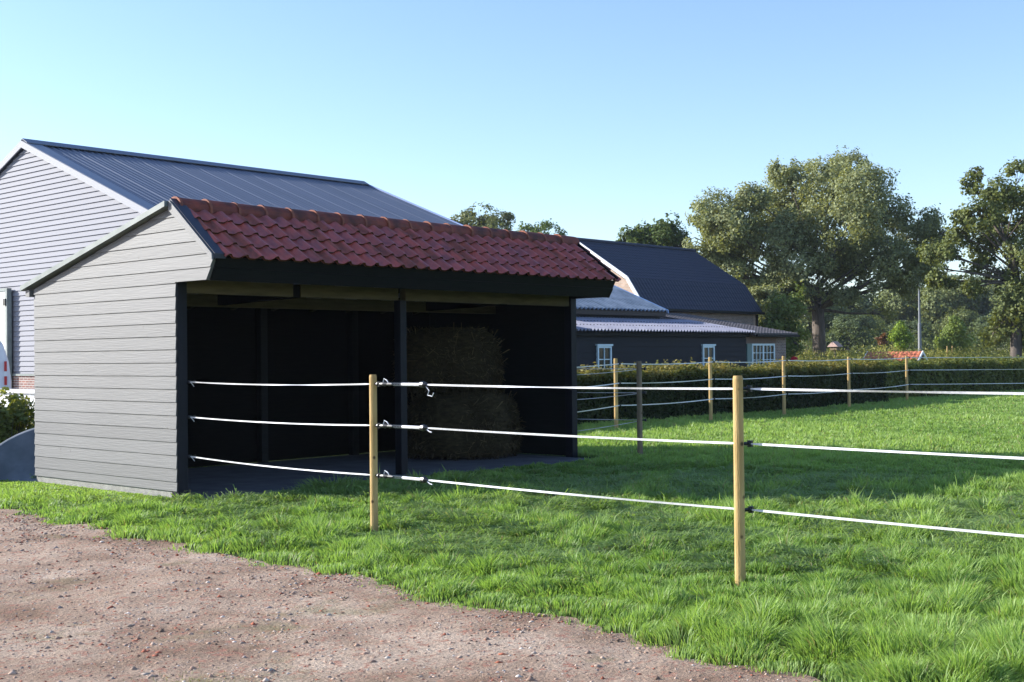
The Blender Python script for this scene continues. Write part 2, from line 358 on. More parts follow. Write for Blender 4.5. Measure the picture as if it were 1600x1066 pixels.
mb = MB(); clap(mb, [(XL+.06, .05), (XR-.06, .05), (XR-.06, 2.45), (XL+.06, 2.45)], 1, YB-.06, -1, .18, .04, .012, .01); mb.box((XL+.06, YB-.055, .02), (XR-.06, YB, 2.5)); mb.build('back_wall', M_int, sh)
for X in (XL+.022, XR-.16):
    mb = MB(); mb.box((X, YF-.02, 0), (X+.13, YF+.12, 2.49)); mb.build('post', M_blackpost, sh, bevel=.006)
mb = MB(); mb.box((11.65, YF-.01, 0), (11.765, YF+.115, 2.37)); mb.build('post', M_blackpost, sh, bevel=.006)
for X in (9.9, 11.68, 13.5):
    mb = MB(); mb.box((X, YB-.21, 0), (X+.12, YB-.09, 2.4)); mb.build('post', M_black, sh)
mb = MB(); mb.box((XL+.16, YF+.01, 2.37), (9.86, YF+.12, 2.53)); mb.build('front_beam', M_beam, sh)
mb = MB(); mb.box((9.98, YF+.01, 2.37), (11.64, YF+.12, 2.53)); mb.build('front_beam', M_beam, sh)
mb = MB(); mb.box((11.77, YF+.01, 2.37), (XR-.17, YF+.12, 2.53)); mb.build('front_beam', M_beam, sh)
mb = MB(); mb.box((XL+.10, 14.30, 2.30), (XR-.10, 14.40, 2.46)); mb.build('middle_beam', M_beam, sh)
for X in (9.0, 9.75, 10.5, 11.25, 12.0, 12.75, 13.5, 14.25, 15.0):
    mb = MB(); mb.beam((X, 12.75, 3.12), (X, 15.95, 2.40), .06, .14); mb.beam((X, 12.70, 3.12), (X, 12.12, 2.62), .06, .10); mb.build('rafter', M_rafter, sh)
for X in (9.75, 13.6):
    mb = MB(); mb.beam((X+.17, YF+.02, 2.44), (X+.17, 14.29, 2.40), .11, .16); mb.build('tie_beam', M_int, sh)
# fascia of two boards
mb = MB()
def fp(t): return (12.03+(11.89-12.03)*t, 2.49+(2.735-2.49)*t)
for t0, t1, d in ((0, .56, .012), (.565, 1, .0)):
    a, b = fp(t0), fp(t1); ny, nz = -.868, -.496
    mb.prism([(a[0]+ny*d, a[1]+nz*d), (b[0]+ny*d, b[1]+nz*d), (b[0]-ny*.022, b[1]-nz*.022), (a[0]-ny*.022, a[1]-nz*.022)], 0, XL+.062, XR+.03)
mb.build('fascia', M_black, sh)
mb = MB(); mb.quad((XL+.06, 12.06, 2.50), (XR-.06, 12.06, 2.50), (XR-.06, 12.66, 2.535), (XL+.06, 12.66, 2.535)); mb.build('soffit', M_black, sh)
# verge boards
mb = MB(); mb.prism([(11.87, 2.705), (11.875, 2.775), (12.71, 3.435), (12.73, 3.40), (12.73, 3.325)], 0, XL-.028, XL-.002); mb.build('verge_board', M_greytrim, sh)
mb = MB(); mb.prism([(12.735, 3.365), (12.735, 3.43), (16.22, 2.60), (16.22, 2.535)], 0, XL-.075, XL+.06); mb.build('verge_board', M_vergetrim, sh)
mb = MB(); mb.prism([(11.84, 2.72), (11.845, 2.79), (12.71, 3.44), (12.73, 3.33)], 0, XR+.01, XR+.035); mb.build('verge_board', M_black, sh)
mb = MB(); mb.beam((XL-.03, 16.10, 2.50), (XR+.05, 16.10, 2.50), .10, .09); mb.build('gutter', M_greytrim, sh)
# back roof sheet
mb = MB(); corrugated(mb, XL+.06, XR+.06, 16.2, 2.565, 12.74, 3.39, .076, .018, 6); mb.build('back_roof', M_corr, sh)
# lead strip under the tiles
mb = MB(); mb.prism([(11.86, 2.72), (11.85, 2.775), (12.73, 3.465), (12.76, 3.40)], 0, XL-.001, XL+.15); mb.build('flashing', M_lead, sh)
# pantiles
mb = MB(); sy, sz = nrm([.885, .675])[:2]; ny, nz = -sz, sy       # up the slope, normal
ncol = 33; tw = (XR+.05-(XL+.125))/ncol; ncourse = 4; ge = .250
prof = [(0, .020), (.07, .036), (.16, .046), (.27, .044), (.36, .022), (.44, .006), (.62, .001), (.80, .001), (.92, .012), (1.02, .038)]
for r in range(ncourse):
    for c in range(ncol):
        jx = random.uniform(-.004, .004); ju = random.uniform(-.008, .008); jt = random.uniform(-.003, .005)
        x0 = XL+.125+c*tw+jx; rows = []
        u0 = -.055+r*ge+ju; u1 = min(u0+ge+.07, .93)
        def pt(x, u, h): return (x, 11.885+sy*u+ny*h, 2.745+sz*u+nz*h)
        lift = .034+jt
        mi = random.choice((0, 0, 2, 2, 3)); top = [[pt(x0+p[0]*tw, u0, p[1]+lift) for p in prof], [pt(x0+p[0]*tw, (u0+u1)/2, p[1]+lift*.55) for p in prof], [pt(x0+p[0]*tw, u1, p[1]+.006) for p in prof]]
        mb.grid(top, m=mi); mb.grid([[pt(x0+p[0]*tw, u0+.004, p[1]+lift-.024) for p in prof], top[0]], m=1)
        mb.grid([[pt(x0+p[0]*tw, u0+.004, p[1]+lift-.024) for p in prof], [pt(x0+p[0]*tw, u1, p[1]-.012) for p in prof]], m=0)
        mb.grid([[q[-1] for q in top], [(q[-1][0], q[-1][1]-ny*.03, q[-1][2]-nz*.03) for q in top]], m=0)
tiles = mb.build('roof_tiles', [M_clay, M_clayedge, mat('clay tile purple', (.44, .085, .066), .36, (.23, .052, .050), 7, bump=.12, bscale=25, spec=.6), mat('clay tile weathered', (.34, .080, .048), .55, (.18, .05, .036), 9, bump=.3, bscale=30, spec=.35)], sh, smooth=False)
# ridge tiles
mb = MB(); nr = 18; L = (XR+.05-(XL+.09))/nr
for i in range(nr):
    xa = XL+.09+i*L; zc = 3.40+random.uniform(-.006, .006); yc = 12.75+random.uniform(-.008, .008)
    rows = []; inn = []
    for k, (x, ro) in enumerate(((xa-.020, .140), (xa+.010, .138), (xa+.018, .130), (xa+L-.03, .124), (xa+L+.02, .120))):
        row = []; ri = []
        for j in range(11):
            t = math.pi*(-.12+1.24*j/10); c_, s_ = math.cos(t), math.sin(t)
            row.append((x, yc-c_*ro*1.02, zc-.04+s_*ro*(.98 if s_ > 0 else 1.4))); ri.append((x+(.001 if k else 0), yc-c_*(ro-.026)*1.02, zc-.04+s_*(ro-.026)*(.98 if s_ > 0 else 1.4)))
        rows.append(row); inn.append(ri)
    mb.grid(rows[:3], m=1); mb.grid(rows[2:]); mb.grid(inn); mb.grid([rows[0], inn[0]], m=1); mb.grid([rows[-1], inn[-1]])
    for e in (0, -1): mb.grid([[q[e] for q in rows], [q[e] for q in inn]])
mb.build('ridge_tiles', [M_ridge, M_lip], sh)
mb = MB()
Pf = [[(x, (11.87+.12*float(vn(x, 0, .8, 5))-.03 if j == 0 else YB-.07), .012+(0.0 if j else 0)) for x in np.arange(XL+.07, XR-.06, .2)] for j in (0, 1)]
mb.grid(Pf); mb.grid([[(p[0], p[1], -.05) for p in Pf[0]], Pf[0]]); mb.build('floor_slab', M_slab, sh)

# ------------------------------------------------------------------ straw bales
def bale(loc, r, h, label, seed):
    rr = np.random.default_rng(seed); root = empty('straw_bale', loc, label, 'straw bale', 'round straw bales stacked in the shelter')
    mb = MB(); n = 40; rows = []
    for k, (q, z) in enumerate(((.0, 0), (.84, .01), (.97, .08), (1.02, .25), (1.01, .5), (.96, .74), (.86, .90), (.66, .99), (.0, 1.03))):
        rows.append([(loc[0]+r*q*(1+.05*math.sin(j*3*2*math.pi/n+seed)+.14*(float(vn(j*.5, k*1.2, 1, seed))-.5)+.03*rr.random()+(.05 if k in (3, 4) else 0))*math.cos(2*math.pi*j/n), loc[1]+r*q*(1+.04*math.sin(j*5*2*math.pi/n+seed))*math.sin(2*math.pi*j/n), loc[2]+h*z+(.03*rr.random() if 0 < k else 0)) for j in range(n)])
    for q in rows: q.append(q[0])
    mb.grid(rows); mb.build('core', mat('packed straw', (.075, .058, .030), .9, (.036, .028, .015), 9, (1,1,3), 1, 40, spec=.1), root, smooth=True)  # straw tones here and below carry the shelter's shade, darker than straw
    N = 9000; t = rr.random(N)*2*math.pi; z = rr.random(N); topm = rr.random(N) < .2
    q = np.where(topm, np.sqrt(rr.random(N))*.62, np.interp(z, [0, .08, .25, .5, .74, .9, 1], [.9, .97, 1.02, 1.01, .96, .86, .68])); rad = r*q*1.01
    C = np.stack([loc[0]+rad*np.cos(t), loc[1]+rad*np.sin(t), loc[2]+np.where(topm, h*1.0, h*(.04+.93*z))], 1)
    nvec = np.where(topm[:, None], np.array([[0, 0, 1.]]), np.stack([np.cos(t), np.sin(t), 0*t], 1))
    d = rr.normal(size=(N, 3)); d -= nvec*(d*nvec).sum(1, keepdims=True)*.75; d[:, 2] -= .5; d /= np.linalg.norm(d, axis=1, keepdims=True)
    s_ = np.cross(d, nvec); s_ /= np.linalg.norm(s_, axis=1, keepdims=True)+1e-6
    Ln = (.04+.16*rr.random(N)**2)[:, None]; wd = .0035
    V = np.stack([C-s_*wd, C+s_*wd, C+d*Ln+s_*wd+nvec*(.01+.05*rr.random((N, 1))), C+d*Ln-s_*wd+nvec*.03], 1).reshape(-1, 3)
    b = rr.random((N, 1))**2; colr = np.array([.065, .05, .027])*(1-b)+np.array([.20, .155, .085])*b**3
    fastmesh('loose_straw', V, np.arange(N*4).reshape(-1, 4), M_straw, root, 4, np.repeat(colr, 4, 0))
bale((14.40, 14.20, .02), .87, 1.02, 'lower round straw bale standing on the dim shelter floor', 3)
bale((14.22, 14.30, 1.04), .79, .98, 'upper round straw bale lying on top of the other bale in the shelter', 5)

# ------------------------------------------------------------------ big barn behind
BX0, BX1, BR, BZ, BE = 17.27, 30.0, 34.41, 7.80, 26.2; sl_ = .385; BB = 2*BR-BE; EZ = BZ-sl_*(BR-BE)
bn = empty('barn', (BX0, BR, 0), 'large barn with pale ribbed gable and long blue-grey steel roof behind the shelter', 'barn')
mb = MB(); clap(mb, [(BE+.25, 1.24), (BB-.25, 1.24), (BB-.25, EZ-.05), (BR, BZ-.15), (BE+.25, EZ-.05)], 0, BX0+.06, -1, .144, .02, .034, .005)
mb.prism([(BE+.25, 1.24), (BB-.25, 1.24), (BB-.25, EZ-.06), (BR, BZ-.16), (BE+.25, EZ-.06)], 0, BX0+.062, BX0+.2); mb.build('gable_wall', M_barnclad, bn)
mb = MB(); mb.box((BX0+.02, BE+.25, 0), (BX0+.25, BB-.25, 1.18)); mb.build('brick_plinth', M_brickP, bn)
mb = MB(); mb.box((BX0-.03, BE+.25, 1.18), (BX0+.2, 35.1, 1.238)); mb.build('drip_rail', M_vergetrim, bn)
mb = MB(); mb.box((BX0+.25, BE+.25, 0), (BX1-.31, BE+.4, EZ-.05)); mb.build('wall', M_barnclad, bn)
mb = MB(); mb.box((BX0+.25, BB-.4, 0), (BX1-.31, BB-.25, EZ-.05)); mb.build('wall', M_barnclad, bn)
mb = MB(); mb.prism([(BE+.25, 0), (BB-.25, 0), (BB-.25, EZ-.05), (BR, BZ-.15), (BE+.25, EZ-.05)], 0, BX1-.3, BX1-.1); mb.build('wall', M_barnclad, bn)
mb = MB(); corrugated(mb, BX0+.32, BX1, BE-.2, EZ-.077, BR, BZ, .20, .042, 8, flat=True, seam=5); mb.build('roof', M_steel, bn)
mb = MB(); corrugated(mb, BX0+.32, BX1, BB+.2, EZ-.077, BR, BZ, .20, .042, 8, flat=True, seam=5); mb.build('roof', M_steel, bn)
mb = MB()
for yy, z_, s in ((BE-.2, EZ-.077, 1), (BB+.2, EZ-.077, -1)):
    mb.prism([(yy, z_+.06), (BR, BZ+.07), (BR, BZ+.005), (yy, z_-.01)], 0, BX0-.05, BX0+.40)
mb.build('verge_flashing', M_steel, bn)
mb = MB()
for yy, z_ in ((BE-.2, EZ-.077), (BB+.2, EZ-.077)): mb.prism([(yy, z_+.055), (BR, BZ+.063), (BR, BZ-.13), (yy, z_-.13)], 0, BX0-.085, BX0-.052)
mb.build('verge_trim', M_barntrim, bn)
mb = MB(); mb.prism([(BR-.28, BZ-.03), (BR, BZ+.11), (BR+.28, BZ-.03), (BR+.28, BZ-.01), (BR, BZ+.135), (BR-.28, BZ-.01)], 0, BX0-.05, BX1+.02); mb.build('ridge_cap', M_steel, bn)
mb = MB(); mb.prism([(BE-.2, EZ+.0), (BR, BZ+.085), (BR, BZ-.05), (BE-.2, EZ-.12)], 0, BX1+.001, BX1+.06); mb.build('verge_flashing', mat('bright blue trim', (.12, .20, .42), .4), bn)
# door in the gable
dr = MB(); dr.box((BX0-.14, 35.24, .05), (BX0-.045, 39.0, 3.62)); d0 = dr.build('door', M_doorw, bn)
dr = MB(); dr.box((BX0-.17, 35.13, .05), (BX0-.03, 35.239, 3.70)); dr.box((BX0-.17, 35.24, 3.621), (BX0-.03, 39.1, 3.70)); dr.build('door_frame', M_vergetrim, d0)
for z_ in (3.3, .9):
    dr = MB(); dr.box((BX0-.20, 35.19, z_-.10), (BX0-.171, 35.33, z_+.10)); dr.build('hinge', M_insul, d0)

# ------------------------------------------------------------------ dark boarded outbuilding, with a higher roof behind, brick annex and farmhouse
def window(parent, x0, x1, z0, z1, Y, nx, nz, m=M_winframe, cap=True, t=.07, bar=.035):
    mb = MB(); mb.box((x0, Y-.06, z0), (x0+t, Y+.02, z1)); mb.box((x1-t, Y-.06, z0), (x1, Y+.02, z1)); mb.box((x0+t, Y-.06, z0), (x1-t, Y+.02, z0+t)); mb.box((x0+t, Y-.06, z1-t), (x1-t, Y+.02, z1))
    if cap: mb.box((x0-.05, Y-.09, z1+.002), (x1+.05, Y+.02, z1+.07)); mb.box((x0-.04, Y-.10, z0-.05), (x1+.04, Y+.02, z0-.002))
    wf = mb.build('window', m, parent)
    mb = MB()
    for i in range(1, nx):
        x = x0+t+(x1-x0-2*t)*i/nx; mb.box((x-bar/2, Y-.045, z0+t), (x+bar/2, Y-.01, z1-t))
    for i in range(1, nz):
        z = z0+t+(z1-z0-2*t)*i/nz; mb.box((x0+t, Y-.048, z-bar/2), (x1-t, Y-.008, z+bar/2))
    mb.build('glazing_bars', m, wf)
    mb = MB(); mb.box((x0+t, Y-.012, z0+t), (x1-t, Y-.004, z1-t)); mb.build('pane', M_glass, wf)
    return wf
ob = empty('boarded_outbuilding', (40, 28.6, 0), 'long low outbuilding of dark boards with two narrow pale windows and corrugated roofs', 'outbuilding')
OX0, OX1 = 33.5, 46.05
mb = MB(); clap(mb, [(OX0, .0), (OX1, .0), (OX1, 2.42), (OX0, 2.42)], 1, 28.6, -1, .21, .02, .028, .01); mb.box((OX0, 28.602, 0), (OX1, 28.75, 2.46)); mb.box((OX1-.15, 28.75, 0), (OX1, 31.4, 2.46)); mb.box((OX0, 28.75, 0), (OX0+.15, 31.4, 2.46)); mb.box((OX0+.15, 31.25, 0), (OX1-.15, 31.4, 3.0)); mb.build('wall', M_blackboard, ob)
mb = MB(); mb.box((OX0, 28.44, 2.30), (OX1+.05, 28.48, 2.45)); mb.build('fascia', M_black, ob)  # blackened to paint in the shaded gap under the roof sheet
mb = MB(); corrugated(mb, OX0-.1, OX1+.13, 28.22, 2.475, 31.55, 3.04, .20, .085, 8); mb.build('roof', M_corr, ob)
mb = MB()
for yy in (29.2, 30.3):
    zz = 2.475+(yy-28.22)*.1697
    for i in range(int((OX1-OX0)/.20)):
        x = OX0-.1+.20*(i+1)
        mb.tube([(x, yy, zz+.07), (x, yy, zz+.11)], .022, 6)
tag(mb.build('roof_fixings', mat('rusted fixings', (.04, .035, .035), .7), ob), kind='stuff')
window(ob, 35.93, 36.75, .96, 1.93, 28.56, 2, 2); window(ob, 42.72, 43.55, .93, 1.93, 28.56, 2, 2)
mb = MB(); mb.box((36.35, 31.6, 2.4), (44.1, 31.75, 3.30)); mb.box((43.95, 31.75, 0), (44.1, 39.9, 3.4)); mb.prism([(31.6, 3.3), (39.9, 3.3), (35.75, 4.9)], 0, 43.9, 44.05); mb.build('upper_wall', M_blackboard, ob)
mb = MB(); mb.box((36.3, 31.42, 3.22), (44.28, 31.50, 3.41)); mb.build('upper_fascia', mat('brown fascia', (.045, .032, .028), .7), ob)
mb = MB(); corrugated(mb, 36.3, 44.3, 31.32, 3.42, 35.8, 5.24, .26, .09, 8); corrugated(mb, 36.3, 44.3, 40.3, 3.42, 35.8, 5.24, .26, .09, 8); mb.build('upper_roof', M_corr2, ob)
mb = MB(); mb.prism([(31.32, 3.49), (35.8, 5.33), (35.8, 5.20), (31.32, 3.36)], 0, 44.301, 44.37); mb.build('verge_trim', mat('blue verge trim', (.16, .30, .55), .4), ob)

fh = empty('farmhouse', (51, 37, 0), 'brick farmhouse with dark gambrel tile roof and white-edged lit gable, with low grey-tiled annex', 'farmhouse')
FX0, FX1, FE, FR = 46.98, 57.15, 34.75, 38.62
prof_ = [(34.45, 3.70), (35.47, 5.175), (38.62, 7.15), (41.77, 5.175), (42.79, 3.70)]
mb = MB(); gp = [(34.75, 0), (42.5, 0), (42.5, 3.9), (41.7, 5.05), (38.62, 7.0), (35.54, 5.05), (34.75, 3.9)]
mb.prism(gp, 0, FX0+.02, FX0+.27); mb.build('gable_wall', M_brickG, fh)
mb = MB(); mb.prism(gp, 0, FX1-.4, FX1-.15); mb.build('gable_wall', M_brickG, fh)
mb = MB(); mb.box((FX0+.27, 34.75, 0), (FX1-.4, 35.0, 3.85)); mb.build('wall', M_brickX, fh)
mb = MB(); mb.box((FX0+.27, 42.25, 0), (FX1-.4, 42.5, 3.85)); mb.build('wall', M_brickX, fh)
def tiledslope(mb, x0, x1, a, b, pitch, course, amp=.03, lift=.03, seg=4):
    ln = math.hypot(b[0]-a[0], b[1]-a[1]); n = max(1, round(ln/course)); uy, uz = (b[0]-a[0])/ln, (b[1]-a[1])/ln; ny, nz = -uz, uy
    if nz < 0: ny, nz = -ny, -nz
    N = int((x1-x0)/pitch*seg)
    for r in range(n):
        u0 = ln*r/n; u1 = ln*(r+1)/n
        R0 = []; R1 = []; Rb = []
        for i in range(N+1):
            x = x0+(x1-x0)*i/N; h = amp*.5*(1+math.cos(2*math.pi*(x-x0)/pitch))
            for lst, u, e in ((R0, u0, lift), (R1, u1, 0), (Rb, u0, -.005)):
                lst.append((x, a[0]+uy*u+ny*(h+e), a[1]+uz*u+nz*(h+e)))
        mb.grid([R0, R1]); mb.grid([Rb, R0])
    mb.prism([(a[0], a[1]), (b[0], b[1]), (b[0]-ny*.08, b[1]-nz*.08), (a[0]-ny*.08, a[1]-nz*.08)], 0, x0, x1)
mb = MB()
for i in range(4): a, b = prof_[i], prof_[i+1]; tiledslope(mb, FX0-.02, FX1, *( (a, b) if i < 2 else (b, a)), .25, .30, .022, .012)
rf = mb.build('roof', M_rooftile, fh)
mb = MB(); mb.tube([(FX0-.05, FR, 7.17), (FX1+.03, FR, 7.17)], .11, 8); mb.build('ridge', M_rooftile, rf)
mb = MB()
for i in range(4):
    a, b = prof_[i], prof_[i+1]; mb.beam((FX0-.06, *a), (FX0-.06, *b), .05, .17)
mb.build('verge_board', M_white, fh)
mb = MB(); mb.beam((FX0, 34.38, 3.68), (FX1, 34.38, 3.68), .12, .12); mb.build('gutter', M_black, fh)
mb = MB(); mb.tube([(FX1-.2, 34.66, .2), (FX1-.2, 34.66, 3.62)], .06, 8); mb.build('downpipe', M_black, fh)
# annex
mb = MB(); mb.box((OX1+.01, 28.6, 0), (49.35, 28.85, 2.36)); mb.box((49.1, 28.85, 0), (49.35, 34.7, 2.4)); mb.prism([(28.85, 2.36), (34.7, 2.36), (34.7, 3.45)], 0, 49.1, 49.33); mb.build('annex_wall', M_brickX, fh)
mb = MB(); tiledslope(mb, OX1+.14, 49.75, (28.22, 2.44), (34.7, 3.56), .25, .30); mb.build('annex_roof', M_pantile, fh)
mb = MB(); mb.beam((OX1+.2, 28.16, 2.36), (49.7, 28.16, 2.36), .11, .10); mb.build('annex_gutter', M_black, fh)
wv = window(fh, 46.45, 48.30, .95, 2.02, 28.585, 2, 1, M_winframe, False, .08, .10)
mb = MB()
for x in (46.81, 47.09, 47.66, 47.94): mb.box((x-.015, 28.53, 1.03), (x+.015, 28.57, 1.94))
for z in (1.33, 1.63): mb.box((46.53, 28.532, z-.015), (48.22, 28.568, z+.015))
mb.build('glazing_bars', M_winframe, wv)
mb = MB(); mb.box((46.08, 28.54, .93), (46.43, 28.598, 2.02)); mb.build('shutter', M_shut, fh)
mb = MB(); mb.box((46.07, 28.585, 2.03), (48.5, 28.598, 2.28)); mb.build('lintel', mat('soldier course', (.20, .13, .10), .9, (.13, .09, .07), 9, (6,1,.3)), fh)

# ------------------------------------------------------------------ fences
def post(x, y, h, r, label, m=M_post, rows=(1.36, .985, .535), idir=(0, -1), lean=(0, 0), group='round timber fence posts'):
    o = empty('fence_post', (x, y, 0), label, 'fence post', group)
    mb = MB(); hs = [-.05, .3, .7, 1.1, h-.02, h]; rs = [r, r*.99, r*.97, r*.95, r*.94, r*.82]
    mb.tube([(x+lean[0]*z, y+lean[1]*z, z) for z in hs], rs, 14); mb.build('shaft', m, o, smooth=False)
    for z in rows:
        mb = MB(); cx, cy = x+lean[0]*z, y+lean[1]*z
        # insulator: stub, disc and slotted clamp
        dx, dy = idir; mb.tube([(cx+dx*(r-.01), cy+dy*(r-.01), z), (cx+dx*(r+.035), cy+dy*(r+.035), z)], [.012, .012], 8)
        mb.tube([(cx+dx*(r+.030), cy+dy*(r+.030), z), (cx+dx*(r+.042), cy+dy*(r+.042), z)], [.024, .024], 10)
        mb.box((cx+dx*(r+.05)-.012, cy+dy*(r+.05)-.012, z-.022), (cx+dx*(r+.05)+.012, cy+dy*(r+.05)+.012, z+.022))
        mb.build('insulator', M_insul, o)
    return o
P1 = (7.64, 8.66); P2 = (7.43, 4.68); P3 = (7.30, .70)
post(*P1, 1.445, .036, 'pale timber fence post nearest the shelter, where the tapes are joined by tensioners', rows=(1.36, .985, .535), idir=(0, -1), lean=(0, 0))
post(*P2, 1.45, .037, 'nearest and largest pale timber fence post, in sunlit grass', rows=(1.36, .985, .535), idir=(.8, -.6))
post(*P3, 1.45, .037, 'pale timber fence post beyond the nearest one', rows=(1.36, .985, .535)) if False else None
PC = (16.13, 11.97)
post(*PC, 1.50, .045, 'weathered darker fence post standing in the shelter shadow', M_postold, (1.38, 1.0, .57), (.6, -.8))
far = [(20.78, 16.02), (24.86, 16.40), (28.62, 16.66), (32.73, 16.98), (38.64, 18.02)]
fl_ = ['far fence post in front of the first outbuilding window from the shelter', 'far fence post in front of the second outbuilding window, before the hedge', 'far fence post before the brick annex window corner and hedge', 'far fence post below the big oak trunk, in front of the hedge', 'farthest fence post at the fence corner, before the orange tiled roof']
for (x, y), lb in zip(far, fl_): post(x, y, 1.53 if x < 30 else 1.48, .044, lb, M_post, (1.42, 1.02, .56), (.5, -.85))
def tape(pts, w_, label, group, sag=.012, twist=None, thin=False, extra=None, name='fence_tape'):
    """flat woven tape strung between points; twist lists (position along, half turns)"""
    o = empty(name, pts[0], label, 'fence tape', group); mb = MB(); rows_a = []; rows_b = []
    tot = 0; seg = []
    for a, b in zip(pts[:-1], pts[1:]):
        n = max(4, int(np.linalg.norm(np.array(b)-a)/.07)); seg.append(n)
        ph = random.uniform(0, 6.28); k = random.choice([.5, 1, 1]) if twist is None else twist
        for i in range(n+1):
            t = i/n; p = np.array(a)*(1-t)+np.array(b)*t; p[2] -= sag*4*t*(1-t)
            d = nrm(np.array(b)-np.array(a)); side = nrm(np.cross(d, (0, 0, 1)))
            env = math.sin(math.pi*t)**.5 if t > 0 and t < 1 else 0
            ang = env*(.55*math.sin(ph+k*6.28*t)+.35*math.sin(2*ph+2.3*k*6.28*t))*(1.25 if k > .6 else .8)
            v = np.array([0, 0, 1])*math.cos(ang)+side*math.sin(ang); hw = w_/2*(.55 if t in (0, 1) else 1)
            rows_a.append(p-v*hw); rows_b.append(p+v*hw)
    # two thin faces so it has a thickness
    mb.grid([rows_a, rows_b]); off = np.array([.0015, .0006, 0]); mb.grid([[q+off for q in rows_a], [q+off for q in rows_b]])
    mb.build('tape', M_tape, o)
    return o
lv = ('top', 'middle', 'bottom'); G1 = 'white tape strands of the near fence'; G2 = 'white tape strands of the far fence'; G3 = 'thin strands at the weathered post'
for k, (zs_, zp) in enumerate(zip((1.34, .935, .480), (1.36, .985, .535))):
    a = (XL+.16, YF-.05, zs_); b = (P1[0], P1[1]+.05, zp)
    t = tape([a, b], .014, f'{lv[k]} white tape closing the gap between shelter and pale fence post', 'white tapes closing the shelter front', sag=.02, twist=1 if k == 0 else .6)
    mb = MB(); mb.tube([(XL+.16, YF-.02, zs_), (XL+.18, YF-.05, zs_)], .018, 8); mb.tube([(XL+.18, YF-.055, zs_-.015), (XL+.2, YF-.10, zs_+.015), (XL+.21, YF-.04, zs_)], .010, 6); mb.build('hook', M_insul, t)
    mb = MB(); mb.tube([(XL+.16, YF-.06, zs_), (XL+.185, YF-.07, zs_-.03), (XL+.20, YF-.075, zs_-.055)], .004, 5); mb.build('loose_end', M_tape, t)
    # from post 1, with a tensioner, to post 2 and out past it
    s0 = np.array([P1[0]+.0, P1[1]-.10, zp]); e0 = np.array([P2[0]+.04, P2[1]+.03, zp]); d = nrm(e0-s0); s1 = s0+d*.62
    t = tape([tuple(s1), tuple(e0), (P2[0]+.055, P2[1]-.06, zp), (P3[0]+.05, P3[1], zp-.0)], .0155, f'{lv[k]} white tape strand running past the nearest post', G1, sag=.008, twist=1 if k == 0 else .5)
    # tensioner: grip handle of black plastic, white sleeve, spring, hook and end loop
    c = lambda f: s0+d*f
    mb = MB(); mb.tube([c(-.03), c(.04), c(.06), c(.10), c(.12), c(.17)], [.012, .016, .024, .012, .020, .012], 8); mb.build('tensioner', M_insul, t)
    mb = MB(); mb.tube([c(.54), c(.56), c(.60), c(.63)], [.014, .028, .028, .012], 8); mb.build('end_grip', M_insul, t)
    mb = MB(); mb.tube([c(.30), c(.54)], .014, 8); mb.build('sleeve', M_tape, t)
    mb = MB(); pts_ = []
    for i in range(49):
        aa = i*math.pi/4; q = c(.17+.13*i/48); s_ = nrm(np.cross(d, (0,0,1))); pts_.append(q+s_*.013*math.cos(aa)+np.array([0,0,1])*.013*math.sin(aa))
    mb.tube(pts_, .0028, 5); mb.build('spring', M_spring, t)
    mb = MB(); mb.tube([c(.03)+(0,0,.0), c(.05)+(0,0,.05), c(.09)+(0,0,.035), c(.12)+(0,0,0)], .005, 5); mb.build('knot', M_tape, t)
    mb = MB(); mb.tube([c(.60), c(.66)-(0,0,.05), c(.64)-(0,0,.09), c(.70)-(0,0,.10), c(.72)-(0,0,.07)] if k == 0 else [c(.60), c(.66)-(0,0,.03), c(.69)-(0,0,.035)], .005, 5); mb.build('loose_end', M_tape, t)
lf = [(15.47, 15.30), *far]
for k, z in enumerate((1.42, 1.02, .56)):
    zl = (1.33, .90, .42)[k]
    pts_ = [(lf[0][0], lf[0][1]-.0, zl)]+[(x+.05, y-.07, z) for x, y in far]+[(48.5, 11.4, z)]
    tape(pts_, .020, f'{lv[k]} white tape strand of the far fence along the hedge', G2, sag=.03, twist=.5)
    zc = (1.38, 1.0, .57)[k]; cpt = (PC[0]+.05, PC[1]-.05, zc)
    lowz = (1.29, .90, .40)[k]
    tape([(XR+.02, YF+.1, lowz), cpt], .010, f'{lv[k]} thin strand from shelter corner to the weathered post', G3, sag=.01)
    tape([cpt, (XR+.04, 14.9, zc+(.03, .02, .02)[k])], .010, f'{lv[k]} thin strand from weathered post to shelter side wall', G3, sag=.01)
mb = MB(); mb.tube([(XR+.03, YF+.12, 1.29), (XR+.035, YF+.12, 1.1), (XR+.03, YF+.12, .92)], .006, 6); tag(mb.build('hanging_cord', M_tape), 'short pale cord hanging down at the right corner of the shelter', 'cord')

# ------------------------------------------------------------------ leaves
def leaves(C, nv, size, colr, rr, aspect=.6):
    N = len(C); d = rr.normal(size=(N, 3)); d -= nv*(d*nv).sum(1, keepdims=True); d /= np.linalg.norm(d, axis=1, keepdims=True)+1e-9
    s_ = np.cross(nv, d); sz_ = size*(.6+.8*rr.random((N, 1))); fold = nv*sz_*.12
    V = np.stack([C-d*sz_*.5, C+s_*sz_*.5*aspect+fold, C+d*sz_*.5, C-s_*sz_*.5*aspect+fold], 1).reshape(-1, 3)
    return V, np.arange(N*4).reshape(-1, 4), np.repeat(colr, 4, 0)
def unit(rr, n): v = rr.normal(size=(n, 3)); return v/np.linalg.norm(v, axis=1, keepdims=True)
def mixc(a, b, t): return np.array(a)*(1-t)+np.array(b)*t

